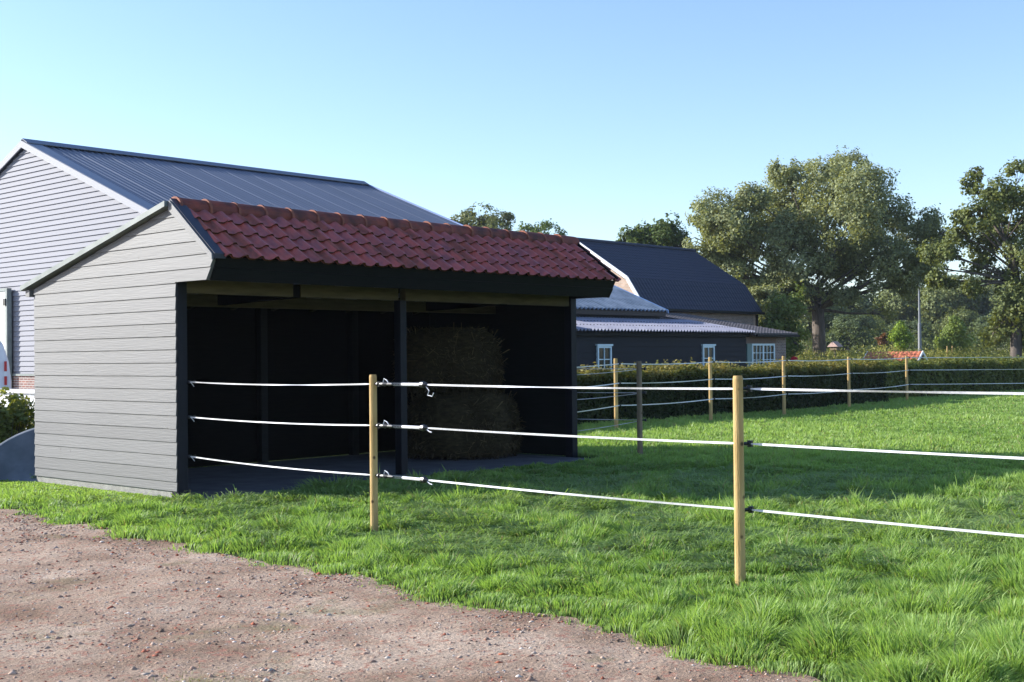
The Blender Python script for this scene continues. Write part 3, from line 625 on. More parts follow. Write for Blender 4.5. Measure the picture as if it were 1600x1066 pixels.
def crown(puffs, dens, size, c1, c2, rr, gap=.42, gs=.9, flat=.85):
    Cs = []; Ns = []; Ts = []
    for (c, r) in puffs:
        n = int(dens*r*r*4*math.pi/(size*size)*3.9)
        u = unit(rr, n); rad = r*(1-.55*rr.random((n, 1))**1.6)*(.82+.36*rr.random((n, 1)))
        # lumpy radius: sub-clumps
        lump = vn3(np.array(c)+u*r, r*.42, 2)[:, None]; rad = rad*(.70+.55*lump)
        p = np.array(c)+u*rad*np.array([1, 1, flat])
        k = vn3(p, gs, 5) + .35*vn3(p, gs*.4, 7) > gap+.17
        nv = u+.9*unit(rr, n)+np.array([0, 0, .35]); nv /= np.linalg.norm(nv, axis=1, keepdims=True)
        Cs.append(p[k]); Ns.append(nv[k]); Ts.append(np.clip(.5*vn3(p[k], r*.8, 9)+.5*rr.random(k.sum()), 0, 1))
    C = np.concatenate(Cs); N = np.concatenate(Ns); T = np.concatenate(Ts)[:, None]
    colr = mixc(c1, c2, T)*(.8+.4*rr.random((len(T), 1)))
    return leaves(C, N, size, colr, rr, .75)
def tree(name, label, cat, base, tr_r, trunk_h, puffs, size, c1, c2, seed, dens=1.0, gap=.42, group=None, kind=None, limbs=True, flat=.85, gs=.9, tmat=None, nsub=4):
    rr = np.random.default_rng(seed); root = empty(name, (base[0], base[1], 0), label, cat, group)
    mb = MB(); bx, by = base[:2]; lean = rr.normal(size=2)*.02*trunk_h
    tp = [np.array([bx, by, -.1]), np.array([bx, by, .5]), np.array([bx+lean[0]*.5, by+lean[1]*.5, trunk_h*.55]), np.array([bx+lean[0], by+lean[1], trunk_h])]
    mb.tube(tp, [tr_r*1.35, tr_r*1.05, tr_r*.92, tr_r*.85], 12); top = tp[-1]
    zs = [c[2] for c, r in puffs]; zmax = max(zs)*.86; ctr = np.mean([c for c, r in puffs], 0)
    ax2 = np.array([top[0]*.6+ctr[0]*.4, top[1]*.6+ctr[1]*.4, (zmax+trunk_h)/2]); jj = rr.normal(size=3)*tr_r*1.6; mb.tube([top, (top+ax2)/2+jj, ax2, [ax2[0]+jj[1], ax2[1]-jj[0], (ax2[2]+zmax)/2], [ax2[0]-jj[0]*2, ax2[1]+jj[2]*2, zmax]], [tr_r*.8, tr_r*.55, tr_r*.4, tr_r*.2, tr_r*.06], 8)
    if limbs:
        for (c, r) in puffs:
            c = np.array(c); z0 = np.clip(c[2]-np.linalg.norm(c[:2]-top[:2])*.7, trunk_h*.9, zmax*.9); f = np.clip((z0-trunk_h)/(ax2[2]-trunk_h+1e-6), 0, 1)
            st = top*(1-f)+ax2*f; mid = (st+c)/2+rr.normal(size=3)*r*.12+np.array([0, 0, .08*r]); r0 = tr_r*(.30-.16*f)
            mb.tube([st, mid, c], [r0, r0*.6, r0*.3], 6, cap=False)
            for q in range(nsub):
                e = c+unit(rr, 1)[0]*r*.8*np.array([1, 1, .8]); m_ = (c+e)/2+rr.normal(size=3)*r*.1
                mb.tube([mid*.4+c*.6, m_, e], [r0*.3, r0*.2, r0*.08], 4, cap=False)
    mb.build('trunk', tmat or M_bark, root, smooth=True)
    V, Fc, cl = crown(puffs, dens, size, c1, c2, rr, gap, gs, flat)
    fastmesh('crown', V, Fc, M_leaf, root, 4, cl)
    return root
def puffs_px(L, depth, seed, spread=.6):
    """clump centres given by direction; each lies at its own distance round the tree's own"""
    rr = np.random.default_rng(seed); out = []; W = max(p[0] for p in L)-min(p[0] for p in L); xm = sum(p[0] for p in L)/len(L)
    for (x, y, r) in L:
        half = (1-min(1, abs(x-xm)/(W*.5+1))**2)**.5*W*.5*spread; dd = rr.uniform(-1, 1)*half*depth/F
        out.append((at(x, y, depth+dd), r*depth/F*1.05))
    # extra clumps at front and back so the crown is full from the side too
    return out
OL1, OL2 = (.145, .175, .078), (.345, .365, .18)         # olive oak leaves
oakL = [(1300,290,52),(1245,300,50),(1352,292,40),(1196,340,46),(1120,338,40),(1098,372,30),(1160,395,48),(1215,370,52),(1270,350,55),(1330,345,48),(1388,335,38),(1425,365,34),(1372,390,38),(1312,405,46),(1255,425,46),(1200,440,40),(1436,405,28),(1405,445,30),(1350,445,26),(1228,478,36),(1374,490,24),(1320,460,22),(1447,350,28),(1475,372,22),(1290,262,30),(1330,262,28),(1225,268,28),(1175,310,26),(1140,355,40),(1090,330,20),(1165,435,28),(1205,470,28),(1130,385,34),(1450,425,24),(1345,400,40),(1275,470,30),(1400,410,34),(1118,402,24),(1150,425,28),(1185,470,26),(1190,505,24),(1215,440,30)]
b = at(1282, 600, 75)
oak = tree('oak_tree', 'biggest oak, spreading olive-green crown to the right of the dark farmhouse roof', 'tree', b, .42, 4.2, puffs_px(oakL, 75, 1), .155, OL1, OL2, 21, 1.15, .45, 'large trees behind the paddock')
oak2L = [(1560,300,32),(1520,288,20),(1592,330,38),(1532,335,30),(1505,368,26),(1545,388,32),(1602,398,42),(1640,300,50),(1640,380,55),(1500,420,24),(1560,440,28),(1602,470,38),(1480,395,18),(1486,440,16),(1574,505,26),(1625,520,42),(1650,460,55),(1525,270,12),(1590,270,22),(1470,420,14),(1520,450,16),(1535,410,20),(1460,395,22),(1462,440,16),(1500,340,18),(1560,360,34),(1580,480,30),(1550,525,24)]
tree('oak_tree', 'dark tall oak cut by the right edge of the picture, with a thinner crown', 'tree', at(1588, 600, 66), .30, 5.2, puffs_px(oak2L, 66, 2), .16, (.085, .115, .034), (.21, .235, .075), 22, 1.0, .46, 'large trees behind the paddock')
tree('leafy_tree', 'bright green low tree growing under the left side of the biggest oak', 'tree', at(1235, 600, 66), .14, 1.2, puffs_px([(1228,480,28),(1212,510,24),(1240,515,24),(1226,540,26),(1203,545,18),(1238,458,18)], 66, 3), .17, (.09, .13, .025), (.20, .24, .06), 23, 1.1, .38, 'large trees behind the paddock')
tree('leafy_tree', 'green treetop showing above the left end of the farmhouse ridge', 'tree', at(1010, 600, 80), .3, 7, puffs_px([(1042,348,18),(1030,362,20),(1050,372,24),(1035,372,20),(1010,368,22),(985,372,20),(1062,385,18),(1000,395,28),(1040,400,30),(970,385,12)], 80, 4), .20, (.06, .10, .025), (.13, .17, .05), 24, 1.0, .42, 'large trees behind the paddock')
tree('leafy_tree', 'olive treetop above the shelter ridge where the barn roof ends', 'tree', at(752, 600, 100), .3, 8, puffs_px([(735,345,24),(758,340,24),(780,348,20),(793,340,11),(765,368,34),(728,368,28),(748,330,13),(712,352,13),(790,372,22),(700,362,9)], 100, 5), .20, OL1, (.18, .19, .07), 25, 1.0, .42, 'treetops above the shelter roof')
tree('leafy_tree', 'lower brighter green treetop above the right end of the shelter ridge', 'tree', at(845, 600, 110), .3, 8, puffs_px([(825,364,17),(850,361,18),(870,370,16),(845,382,26),(884,374,8),(812,372,10),(865,385,22)], 110, 6), .20, (.08, .13, .03), (.16, .22, .06), 26, 1.0, .40, 'treetops above the shelter roof')

# far tree line: three kinds copied
kinds = []
for k, (c1, c2) in enumerate((((.095, .125, .045), (.22, .245, .09)), ((.11, .145, .04), (.25, .28, .09)), ((.075, .11, .055), (.165, .205, .09)))):
    rr = np.random.default_rng(50+k); pf = [(np.array([0, 0, 6.6]), 2.2)]
    for i in range(13):
        a = rr.random()*6.28; h = rr.uniform(2.4, 7.4); q = (1-((h-4.6)/4.4)**2)**.5*3.1*rr.uniform(.5, 1); pf.append((np.array([q*math.cos(a), q*math.sin(a), h]), rr.uniform(1.0, 1.7)))
    t = tree('far_tree', 'x', 'tree', (0, 0), .22, 2.5, pf, .26, c1, c2, 60+k, .9, .36, 'trees of the far tree line', nsub=2); kinds.append(t)
FT = [  # px x, depth, height in px above horizon, kind, label
 (1262,135,112,0,'far tree seen between the oak trunk and the low bright tree'),(1308,140,98,2,'far tree just right of the big oak trunk'),(1345,150,88,0,'second far tree right of the big oak trunk, paler'),
 (1330,120,62,2,'dark rounded far tree low behind the hedge right of the oak trunk'),(1385,160,96,1,'far tree behind the young trees left of the tall mast'),(1412,150,118,0,'far tree directly left of the tall mast'),
 (1452,150,100,1,'far tree directly right of the tall mast'),(1478,145,118,0,'tall rounded far tree right of the mast'),(1512,160,124,2,'bluish tall far tree left of the right-hand oak'),(1545,150,110,2,'dark far tree behind the right-hand oak branches'),
 (1582,150,118,0,'far tree behind the trunk of the right-hand oak'),(1618,140,110,1,'far tree at the right edge of the picture'),(1366,130,58,1,'small far tree behind the reddish shrub'),(1500,125,70,0,'lower far tree behind the staked young tree'),
 (1560,120,60,2,'low dark far tree left of the right-hand oak trunk'),(1210,140,90,2,'far tree hidden behind the farmhouse side of the oak'),(1660,140,115,0,'far tree just outside the right edge'),(1432,125,52,2,'low far tree at the foot of the mast')]
for i, (px, dp, hp, kd, lb) in enumerate(FT):
    o = kinds[kd] if FT.index(next(q for q in FT if q[3] == kd)) == i else copy_tree(kinds[kd])
    p = at(px, 560, dp); o.location = (p[0], p[1], 0); H_ = (hp*dp/F+1.6); s = H_/8.6; o.scale = (s*random.uniform(.95, 1.25), s*random.uniform(.95, 1.25), s); o.rotation_euler.z = random.uniform(0, 6.28); o['label'] = lb
# young trees and shrub
def young(px, py_top, dp, wpx, c1, c2, label, seed, name='young_tree', cat='young tree', stake=True):
    b = at(px, 600, dp); sc = dp/F; hh = (553-py_top)*sc+1.6; r = wpx*sc
    pf = [(np.array([b[0], b[1], hh-r*.9]), r*.7), (np.array([b[0]-r*.4, b[1]+r*.35, hh-r*1.7]), r*.75), (np.array([b[0]+r*.5, b[1]-r*.45, hh-r*1.8]), r*.75), (np.array([b[0], b[1], hh-r*2.4]), r*.8), (np.array([b[0]+.05, b[1], hh-r*.3]), r*.4)]
    t = tree(name, label, cat, b, .05, 1.1, pf, .15, c1, c2, seed, 1.0, .34)
    return t, b
young(1408, 503, 92, 15, (.14, .22, .025), (.28, .38, .05), 'small bright yellow-green young tree left of the tall mast', 71)
_, bq = young(1492, 497, 92, 24, (.12, .18, .03), (.24, .30, .07), 'wider bright young tree right of the mast, beside two stakes', 72)
young(1380, 515, 95, 9, (.17, .075, .04), (.24, .13, .065), 'slim rust-red young tree left of the bright young tree', 73)
for x_, lb in ((1480, 'left thin pale stake beside the young tree right of the mast'), (1488, 'right thin pale stake beside the young tree right of the mast')):
    p = at(x_, 545, 86); mb = MB(); mb.tube([(p[0], p[1], 0), (p[0], p[1], 1.95)], .05, 8); mb.tube([(p[0], p[1], 1.95), (p[0], p[1], 1.98)], [.05, .03], 8); tag(mb.build('tree_stake', M_post), lb, 'stake', 'stakes of the young tree')
# mast
p = at(1437.5, 560, 90); ms = empty('lamp_mast', (p[0], p[1], 0), 'tall thin grey mast with small lamp head among the far trees', 'mast')
mb = MB(); mb.tube([(p[0], p[1], 0), (p[0], p[1], 3.6), (p[0], p[1], 3.65), (p[0], p[1], 7.0)], [.13, .115, .075, .05], 10); mb.build('pole', M_mast, ms)
mb = MB(); mb.box((p[0]-.32, p[1]-.07, 6.93), (p[0]+.12, p[1]+.07, 7.05)); mb.build('lamp_head', M_mast, ms)
# small orange roofed shelter behind hedge
c = at(1398, 560, 60); ow = 1.02
os_ = empty('garden_shelter', (c[0], c[1], 0), 'small garden hut with orange tiled roof and white verges behind the hedge', 'garden hut')
def swap(mb): mb.v = [(c[0]+(q[1]-c[1]), c[1]-(q[0]-c[0]), q[2]) for q in mb.v]; return mb
mb = MB(); tiledslope(mb, c[0]-1.35, c[0]+1.35, (c[1]-.80, .98), (c[1], 1.62), .22, .25, .03, .02); tiledslope(mb, c[0]-1.35, c[0]+1.35, (c[1]+.80, .98), (c[1], 1.62), .22, .25, .03, .02); swap(mb).build('roof', M_orange, os_)
for sx in (-1.39, 1.39):
    mb = MB(); mb.prism([(c[1]-.86, .93), (c[1], 1.655), (c[1]+.86, .93), (c[1]+.80, .86), (c[1], 1.52), (c[1]-.80, .86)], 0, c[0]+sx-.025, c[0]+sx+.025); swap(mb).build('verge_board', M_white, os_)
mb = MB(); mb.prism([(c[1]-.6, 0), (c[1]+.6, 0), (c[1]+.6, 1.02), (c[1], 1.50), (c[1]-.6, 1.02)], 0, c[0]-1.15, c[0]+1.15); swap(mb).build('walls', M_blackboard, os_)
# bird house
p = at(1305, 548, 72); bh = empty('bird_house', (p[0], p[1], 0), 'small bird house with pale roof on a post behind the hedge', 'bird house')
mb = MB(); mb.tube([(p[0], p[1], 0), (p[0], p[1], 1.75)], .05, 8); mb.build('post', M_postold, bh)
mb = MB(); mb.box((p[0]-.22, p[1]-.2, 1.75), (p[0]+.22, p[1]+.2, 1.98)); mb.build('box', M_postold, bh)
mb = MB(); mb.prism([(p[1]-.34, 1.94), (p[1], 2.25), (p[1]+.34, 1.94)], 0, p[0]-.32, p[0]+.32); mb.build('roof', mat('pinkish roof', (.5, .34, .3), .7), bh)

# ------------------------------------------------------------------ hedges
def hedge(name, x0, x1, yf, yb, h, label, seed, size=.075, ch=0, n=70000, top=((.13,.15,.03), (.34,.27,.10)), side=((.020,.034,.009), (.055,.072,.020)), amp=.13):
    rr = np.random.default_rng(seed); root = empty(name, ((x0+x1)/2, (yf+yb)/2, 0), label, 'hedge')
    hh = lambda x, y: h+amp*2*(vn(x, y, .8, seed)-.5)+amp*(vn(x, y, .25, seed+1)-.5)
    ff = lambda x, z: amp*1.6*(vn(x, z, .7, seed+2)-.5)+amp*.8*(vn(x, z, .22, seed+3)-.5)
    mb = MB(); xs = np.arange(x0, x1+.01, .3); rows = []
    for x in xs: rows.append([(x, yf+.22, 0), (x, yf+.20+float(ff(x, .6)), h*.5), (x, yf+.22, float(hh(x, yf))-.16-ch), (x, (yf+yb)/2, float(hh(x, (yf+yb)/2))-.13-ch), (x, yb-.22, float(hh(x, yb))-.16-ch), (x, yb-.22, 0)])
    mb.grid(rows); mb.quad(*rows[0]); mb.quad(*rows[-1]); mb.build('core', mat('hedge inside', (.014, .018, .007), 1, (.008, .010, .004), 8, spec=.05), root)
    L_ = x1-x0; wy = yb-yf; A = [L_*h, L_*h*.35, L_*wy, wy*h]; A = np.array(A)/sum(A); fc = rr.choice(4, n, p=A)
    x = x0+rr.random(n)*L_; z = rr.random(n)*h; y = yf+rr.random(n)*wy
    C = np.zeros((n, 3)); N = np.zeros((n, 3)); dep = rr.random(n)**2*.20
    m = fc == 0; C[m] = np.stack([x[m], yf+ff(x[m], z[m])+dep[m], z[m]], 1); N[m] = (0, -1, .2)
    m = fc == 1; C[m] = np.stack([x[m], yb-ff(x[m], z[m])-dep[m], z[m]], 1); N[m] = (0, 1, .2)
    m = fc == 2; C[m] = np.stack([x[m], y[m], hh(x[m], y[m])-dep[m]+.20*(rr.random(m.sum())**5)*(vn(x[m], y[m], .16, seed+9) > .48)], 1); N[m] = (0, -.2, 1)
    m = fc == 3; e = np.where(rr.random(m.sum()) < .5, x0+.0, x1); C[m] = np.stack([e+rr.normal(size=m.sum())*.05, y[m], z[m]], 1); N[m] = (0, 0, 1)
    N = N+unit(rr, n)*.9; N /= np.linalg.norm(N, axis=1, keepdims=True)
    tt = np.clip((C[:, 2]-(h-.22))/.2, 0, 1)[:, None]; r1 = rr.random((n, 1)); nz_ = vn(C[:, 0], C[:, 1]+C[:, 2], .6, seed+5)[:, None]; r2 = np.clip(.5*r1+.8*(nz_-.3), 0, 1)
    colr = mixc(side[0], side[1], r2)*(1-tt)+mixc(top[0], top[1], r2)*tt  # sunlight put into the yellowish top leaves, shade into the side leaves
    V, Fc, cl = leaves(C, N, size, colr, rr, .75); fastmesh('foliage', V, Fc, M_leaf, root, 4, cl); return root
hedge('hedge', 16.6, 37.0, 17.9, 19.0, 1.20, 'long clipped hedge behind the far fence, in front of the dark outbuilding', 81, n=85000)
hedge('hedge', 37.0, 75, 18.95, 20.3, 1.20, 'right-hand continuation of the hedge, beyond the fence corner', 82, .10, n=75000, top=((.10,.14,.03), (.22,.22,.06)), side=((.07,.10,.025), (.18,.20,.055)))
gh = empty('garden_hedge', (8.5, 19.6, 0), 'loose leafy green hedge left of the shelter, behind the grey tub', 'hedge')
rr = np.random.default_rng(83); pf = []
for k in range(125):
    x = rr.uniform(5.2, 12.4); z = rr.uniform(.18, .98)**.9; pf.append((np.array([x, 19.6+rr.uniform(-.35, .35), z]), rr.uniform(.17, .33)))
V, Fc, cl = crown(pf, .62, .085, (.11, .15, .035), (.36, .38, .11), rr, .36, .35, .9); fastmesh('foliage', V, Fc, M_leaf, gh, 4, cl)
mb = MB()
for c_, r_ in pf: mb.tube([(c_[0]*.8+.2*round(c_[0]*2)/2, 19.6, -.02), (c_[0], c_[1], c_[2]*.6), tuple(c_+np.array([.05, 0, r_*.7]))], [.016, .011, .004], 5)
mb.build('stems', M_bark, gh)
# tall weeds behind the hedge
def weeds(name, x0, x1, y0, y1, h, n, c1, c2, label, seed, size=.12):
    rr = np.random.default_rng(seed); x = x0+rr.random(n)*(x1-x0); y = y0+rr.random(n)*(y1-y0)
    hh = h*(.55+.8*vn(x, y, 2.2, seed)); z = hh*rr.random(n)**.6
    C = np.stack([x, y, z], 1); N = unit(rr, n)+np.array([0, -.3, .5]); N /= np.linalg.norm(N, axis=1, keepdims=True)
    t = np.clip(.5*rr.random((n, 1))+.5*vn(x, y, 1.5, seed)[:, None], 0, 1)
    V, Fc, cl = leaves(C, N, size, mixc(c1, c2, t), rr, .4); o = fastmesh(name, V, Fc, M_leaf, None, 4, cl); return tag(o, kind='stuff', label=label, cat='ground cover')
weeds('tall_weeds', 50, 92, 26, 42, 1.5, 60000, (.17, .20, .045), (.40, .37, .11), 'yellow-green tall weeds in the field behind the right hedge', 91)
weeds('undergrowth', 106, 160, 44, 120, 3.6, 90000, (.07, .10, .03), (.16, .19, .06), 'low green undergrowth below the far tree line', 92, .25)
# red flower by the annex
c = at(1241, 563, 52); fl = empty('red_shrub', (c[0], c[1], 0), 'small shrub with a red flower head at the annex corner', 'shrub')
rr = np.random.default_rng(5); u = unit(rr, 300); C = np.array([c[0], c[1], 1.32])+u*.16*rr.random((300, 1)); V, Fc, cl = leaves(C, u, .07, np.tile([.55, .02, .04], (300, 1)), rr, .8); fastmesh('flower', V, Fc, M_leaf, fl, 4, cl)
u = unit(rr, 1500); C = np.array([c[0], c[1], .65])+u*np.array([.45, .45, .6])*rr.random((1500, 1))**.4; V, Fc, cl = leaves(C, u, .09, np.tile([.06, .10, .03], (1500, 1)), rr, .8); fastmesh('foliage', V, Fc, M_leaf, fl, 4, cl)

# ------------------------------------------------------------------ things left of the shelter
def lathe(mb, prof, M3, n=40):
    rows = []
    for r, z in prof: rows.append([tuple(M3 @ Vector((r*math.cos(2*math.pi*j/n), r*math.sin(2*math.pi*j/n), z))) for j in range(n+1)])
    mb.grid(rows)
c = at(66, 733, 16.7); tb_ = empty('round_tub', (c[0], c[1], 0), 'grey round tub tipped towards the camera in the grass left of the shelter', 'tub')
Mx = Matrix.Translation(Vector((c[0], c[1], .20))) @ Vector((-.50, -.36, .85)).to_track_quat('Z', 'Y').to_matrix().to_4x4()
mb = MB(); lathe(mb, [(0, -.26), (.62, -.26), (.68, -.22), (.84, .0), (.88, .02), (.88, .04), (.835, .03), (.66, -.19), (0, -.215)], Mx); mb.build('bowl', M_tub, tb_, smooth=True)
# white car
c = at(-48, 560, 32.0); cr = empty('parked_car', (c[0], c[1], 0), 'white van with red tail lamp before the barn door at the left edge', 'van')
hf = nrm([c[0], c[1], 0]); hr = np.array([hf[1], -hf[0], 0])
def cp(a, b, z): return np.array([c[0], c[1], 0])+hr*b-hf*a+np.array([0, 0, z])       # a towards the camera (rear), b to the right
rows = []
for a, k, zb, zt in ((2.02, .93, .50, 2.10), (1.96, .98, .40, 2.28), (1.7, 1.0, .34, 2.38), (.2, 1.0, .33, 2.42), (-1.5, .98, .33, 2.36), (-2.0, .96, .35, 1.45), (-2.7, .90, .40, 1.15)):
    top_ = zt > 1.6
    rows.append([cp(a, b_*k, z) for b_, z in ((-.80, zb), (-.93, .7), (-.94, 1.1), (-.88, 1.6 if top_ else zt-.1), (-.76, 2.0 if top_ else zt-.03), (-.55, zt-.06 if top_ else zt), (0, zt), (.55, zt-.06 if top_ else zt), (.76, 2.0 if top_ else zt-.03), (.88, 1.6 if top_ else zt-.1), (.94, 1.1), (.93, .7), (.80, zb))])
mb = MB(); mb.grid(rows); mb.quad(*rows[0]); mb.quad(*rows[-1]); mb.build('body', M_carwhite, cr, smooth=True)
mb = MB(); mb.quad(cp(2.06, -.66, 1.45), cp(2.06, .66, 1.45), cp(2.045, .56, 2.0), cp(2.045, -.56, 2.0)); mb.build('rear_window', M_glass, cr)
for sg in (-1, 1):
    mb = MB(); mb.box((-.03, -.035, 1.03), (.03, .035, 1.60)); mb.v = [tuple(cp(2.03+q[1], sg*.80+q[0], q[2])) for q in mb.v]; tl = mb.build('tail_lamp', M_red, cr)
    mb = MB(); mb.box((-.031, -.037, 1.24), (.031, .037, 1.36)); mb.v = [tuple(cp(2.03+q[1], sg*.80+q[0], q[2])) for q in mb.v]; mb.build('reversing_lens', M_white, tl)
mb = MB(); mb.box((-.88, -.06, .42), (.88, .06, .62)); mb.v = [tuple(cp(2.05+q[1], q[0], q[2])) for q in mb.v]; mb.build('bumper', M_insul, cr)
for a in (1.35, -1.7):
    for sg in (-1, 1):
        mb = MB(); mb.tube([cp(a, sg*.70, .33), cp(a, sg*.95, .33)], .33, 24); wl = mb.build('wheel', M_insul, cr)
        mb = MB(); mb.tube([cp(a, sg*.94, .33), cp(a, sg*.965, .33)], .2, 20); mb.build('rim', M_mast, wl)
c = at(30, 610, 26); mb = MB(); mb.box((11.0, 20.6, 0), (11.25, 31, 1.02)); mb.box((10.95, 20.55, 1.022), (11.3, 31.05, 1.08)); tag(mb.build('added_sunlit_wall', mat('white rendered wall', (.72, .71, .70), .8, (.6, .6, .6), 3)), 'added low white wall, turned to catch the sun behind the hedge left of the shelter', 'wall')  # wall added to give a bright sunlit face behind the hedge

# ------------------------------------------------------------------ stones and clods on the track
def stones(name, n, smin, smax, label, seed, region, near=False):
    rr = np.random.default_rng(seed); x0, x1, y0, y1 = region
    x = x0+rr.random(n*3)*(x1-x0); y = y0+rr.random(n*3)*(y1-y0)
    keep = (x < edge_n(y)+.05) & ((smax < .02) | (rr.random(n*3) < np.clip(1.5-.42*np.hypot(x-3.2, (y-3.6)*.6), .10, 1))) & (rr.random(n*3) < .18+.9*np.clip(vn(x, y, .7, seed)-.25, 0, 1)+.6*(vn(x, y, .2, seed+1) > .7)*1); 
    # camera field with a margin
    d = np.stack([x, y], 1); f2 = d@fw[:2]; r2 = d@rt[:2]; keep &= (f2 > 2.5) & (np.abs(r2) < f2*.56+.4)
    x = x[keep][:n]; y = y[keep][:n]; n = len(x)
    base = np.array([[1,0,0],[.3,.95,0],[-.8,.6,0],[-.8,-.6,0],[.3,-.95,0],[.1,0,.75],[.05,.1,-.5]])
    fc = np.array([[0,1,5],[1,2,5],[2,3,5],[3,4,5],[4,0,5],[1,0,6],[2,1,6],[3,2,6],[4,3,6],[0,4,6]])
    sz_ = (smin+(smax-smin)*rr.random(n)**5)*(1+np.clip(np.hypot(x, y)-6, 0, 9)*.06); a = rr.random(n)*6.28
    B = np.repeat(base[None], n, 0)*(1+.35*rr.normal(size=(n, 7, 3))*.8)*sz_[:, None, None]*np.stack([np.ones(n), .5+.5*rr.random(n), .35+.5*rr.random(n)], 1)[:, None, :]
    ca, sa = np.cos(a)[:, None], np.sin(a)[:, None]; X = B[:, :, 0]*ca-B[:, :, 1]*sa; Y = B[:, :, 0]*sa+B[:, :, 1]*ca
    gz = .022*(vn(x, y, .9, 1)-.5)+.014*(vn(x, y, .28, 2)-.5)+.020
    V = np.stack([X+x[:, None], Y+y[:, None], B[:, :, 2]+gz[:, None]+sz_[:, None]*.12], 2).reshape(-1, 3)
    Fc = (fc[None]+7*np.arange(n)[:, None, None]).reshape(-1, 3)
    pal = np.array([[.33,.22,.165],[.42,.31,.24],[.34,.115,.07],[.48,.40,.34],[.26,.22,.20],[.17,.115,.085],[.58,.51,.45]]); pr = np.array([.27,.24,.17,.10,.08,.10,.04])
    colr = pal[rr.choice(7, n, p=pr)]*(.75+.5*rr.random((n, 1)))
    o = fastmesh(name, V, Fc, leafmat(name+' mineral', 0.0, .9, .15, (1,1,1)), None, 3, np.repeat(colr, 7, 0)); return tag(o, label, 'gravel', kind='stuff')
stones('gravel', 65000, .0025, .014, 'crushed brick and stone gravel lying on the reddish track', 101, (1.2, 6.6, 1.2, 16))
stones('pebbles', 12000, .005, .023, 'larger loose stones and brick bits on the track', 102, (1.2, 6.3, 1.2, 14))

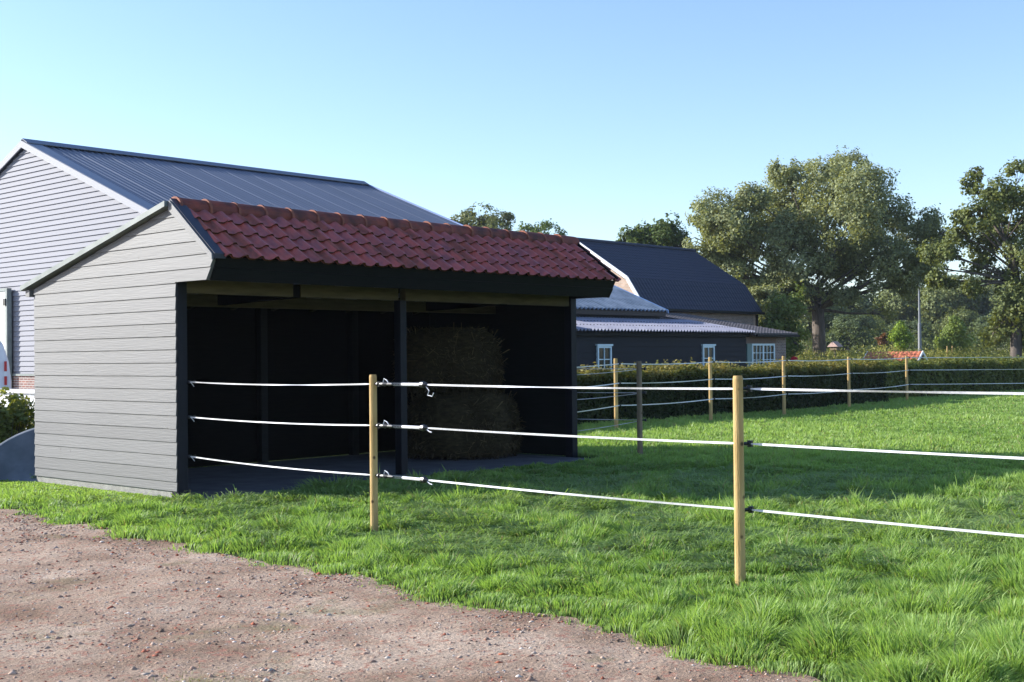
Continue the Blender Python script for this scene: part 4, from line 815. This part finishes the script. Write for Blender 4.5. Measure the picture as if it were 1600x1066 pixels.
# ------------------------------------------------------------------ grass
def grass():
    rr = np.random.default_rng(5); Xs = []; 
    bands = [(4, 7, 9000), (7, 10, 6400), (10, 14, 3900), (14, 20, 2000), (20, 30, 800), (30, 45, 380), (45, 80, 140)]
    for a, b_, dn in bands:
        f0 = a*.7; n = int(dn*1.25*(b_*b_-a*a)*.5*1.0)
        r_ = np.sqrt(a*a+(b_*b_-a*a)*rr.random(n)); th = (rr.random(n)-.5)*1.16
        x = r_*(np.cos(th)*fw[0]+np.sin(th)*rt[0]); y = r_*(np.cos(th)*fw[1]+np.sin(th)*rt[1])
        Xs.append(np.stack([x, y, r_], 1))
    P = np.concatenate(Xs); x, y, r_ = P.T
    e = edge_n(y); de = x-e
    k = (de > -.10*(vn(x, y, .3, 15) > .55)) & ~((x > XL-.0) & (x < XR+.02) & (y > 11.95-.0+.25*(vn(x, y, .5, 8)-.5)) & (y < 16.05)) & ~((x > 16.4) & (x < 37) & (y > 18.1)) & ~((x >= 37) & (y > 19.2)) & ~((x <= 16.4) & (y > 19.4))
    # thin fringe at the track: tufts
    k &= (rr.random(len(x)) < np.clip(de/.5+.6*(vn(x, y, .16, 14)-.5)+.1, .04, 1))
    x, y, r_, de = x[k], y[k], r_[k], de[k]; n = len(x)
    n1 = vn(x, y, .9, 21); n2 = vn(x, y, .28, 22); n3 = vn(x, y, 2.6, 23)
    # flattened patches, mostly inside the fence
    matted = np.clip((vn(x, y, .75, 24)*.6+vn(x, y, .3, 26)*.4-.385)*7, 0, 1)*np.clip((x-6.3)/.8, 0, 1)*np.clip((y-3.5), 0, 1)*np.clip((13.5-np.hypot(x-9, y-7)*1.9)/4, 0, 1)
    h = (.022+.088*n1+.078*n2)*(.70+.6*n3)*np.where(r_ < 16, .95, .85)*(.6+.7*rr.random(n))
    h *= np.clip(.30+de/.9, .3, 1); h *= np.where(r_ > 16, .72, 1)
    near_wall = (x < XL) & (y > 12.3); h = np.where(near_wall, h*np.clip(.12+(XL-.05-x)*.55, .12, .8), h)
    for q in (P1, P2, PC): h = h*(1-.72*np.exp(-((x-q[0]+.10)**2+(y-q[1]+.10)**2)/.045))
    tuft = np.exp(-((x-8.42)**2+(y-12.10)**2)/.03); h *= 1+2.0*tuft
    tall = rr.random(n) < .012; h *= np.where(tall, 1.7, 1)
    wdt = (.0020+.0018*rr.random(n))*np.maximum(1, (r_/7)**.85)
    # tussocks: every blade leans away from the heart of its own tuft
    cs = .34; ci = np.floor(x/cs).astype(int); cj = np.floor(y/cs).astype(int); best = np.full(n, 9.); bx = np.zeros(n); by = np.zeros(n)
    for a in (-1, 0, 1):
        for b_ in (-1, 0, 1):
            u, v = ci+a, cj+b_; jx = (u+_T[u % 256, v % 256])*cs; jy = (v+_T[(v*7+3) % 256, (u*5+1) % 256])*cs; dd = np.hypot(x-jx, y-jy)
            m_ = dd < best; best = np.where(m_, dd, best); bx = np.where(m_, x-jx, bx); by = np.where(m_, y-jy, by)
    tq = np.clip(1-best/(cs*.62), 0, 1); h = h*(.65+.65*tq)
    ang = 6.28*(vn(x, y, .5, 31)*1.6+vn(x, y, .17, 32)*.9)+rr.normal(size=n)*.9; lean = .25+.35*rr.random(n)+.25*n2
    lean = lean*(1-matted)+matted*(1.9+.7*rr.random(n)); h = h*(1+.9*matted)
    dx, dy = np.cos(ang)+bx/cs*3.2*(1-matted), np.sin(ang)+by/cs*3.2*(1-matted); q_ = np.hypot(dx, dy)+1e-6; dx /= q_; dy /= q_; lean = lean*np.where(matted > .3, 1, .55+1.1*(1-tq))
    fa = rr.random(n)*6.28; sx, sy_ = np.cos(fa), np.sin(fa)
    th1 = np.minimum(lean*.45, 1.35); th2 = np.minimum(lean*1.35, 1.60); l1 = h*.55; l2 = h*.5
    z0 = .005+(~near_wall)*.09*np.clip(de/.8, 0, 1)*(.25*n1+.15*n2+.15*tq)*(r_ < 20)+.02*(r_ >= 20)
    p0 = np.stack([x, y, z0-.02], 1); p1 = p0+np.stack([dx*np.sin(th1)*l1, dy*np.sin(th1)*l1, np.cos(th1)*l1+.02], 1); p2 = p1+np.stack([dx*np.sin(th2)*l2, dy*np.sin(th2)*l2, np.cos(th2)*l2+.004], 1)
    sd = np.stack([sx, sy_, 0*sx], 1)*wdt[:, None]
    V = np.stack([p0-sd*.8, p0+sd*.8, p1+sd, p1-sd, p2], 1).reshape(-1, 3)
    i = 5*np.arange(n)[:, None]; Fc = np.concatenate([i+[[0, 1, 2]], i+[[0, 2, 3]], i+[[3, 2, 4]]], 1).reshape(-1, 3)
    t = np.clip(.55*rr.random(n)+.6*n3-.1+.15*n1, 0, 1)[:, None]
    c = mixc((.155, .270, .066), (.335, .460, .135), t); dry = (rr.random(n) < .035)[:, None]; c = np.where(dry, (.30, .27, .13), c)
    pale = (matted > .4)[:, None] & (rr.random((n, 1)) < .5); c = np.where(pale, c*.6+np.array([.10, .13, .06]), c)
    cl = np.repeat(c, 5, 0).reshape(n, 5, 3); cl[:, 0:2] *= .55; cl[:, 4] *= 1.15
    print('grass blades', n)
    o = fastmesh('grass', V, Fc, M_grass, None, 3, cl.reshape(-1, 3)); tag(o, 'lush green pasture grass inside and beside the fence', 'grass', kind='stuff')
    # little tufts growing on the track
    m = 5000; cx = np.array([[3.55, 3.0], [3.9, 2.9], [3.2, 3.6], [4.5, 2.35], [2.9, 4.9], [3.3, 5.3]]); q = rr.choice(6, m); x = cx[q, 0]+rr.normal(size=m)*.16; y = cx[q, 1]+rr.normal(size=m)*.13; h = .012+.02*rr.random(m)
    a = rr.random(m)*6.28; p0 = np.stack([x, y, 0*x+.008], 1); p2 = p0+np.stack([np.cos(a)*h, np.sin(a)*h, h*.8+.012], 1); sd = np.stack([-np.sin(a), np.cos(a), 0*a], 1)*.0035
    V = np.stack([p0-sd, p0+sd, p2], 1).reshape(-1, 3); c = mixc((.12, .15, .03), (.22, .24, .06), rr.random((m, 1)))
    o = fastmesh('moss_tufts', V, np.arange(m*3).reshape(-1, 3), M_grass, None, 3, np.repeat(c, 3, 0)); tag(o, 'sparse low green tufts growing in the gravel track', 'grass', kind='stuff')
grass()

# ------------------------------------------------------------------ air
hz = MB(); hz.box((-60, -60, -1), (330, 330, 22)); ho = hz.build('haze', bpy.data.materials.new('thin morning air')); tag(ho, kind='stuff')
hm = ho.data.materials[0]; hm.use_nodes = True; hn = hm.node_tree; hn.nodes.clear(); out = hn.nodes.new('ShaderNodeOutputMaterial'); pv = hn.nodes.new('ShaderNodeVolumePrincipled')
pv.inputs['Color'].default_value = (.80, .88, 1, 1); pv.inputs['Density'].default_value = .0002; pv.inputs['Anisotropy'].default_value = .2; hn.links.new(pv.outputs[0], out.inputs['Volume'])
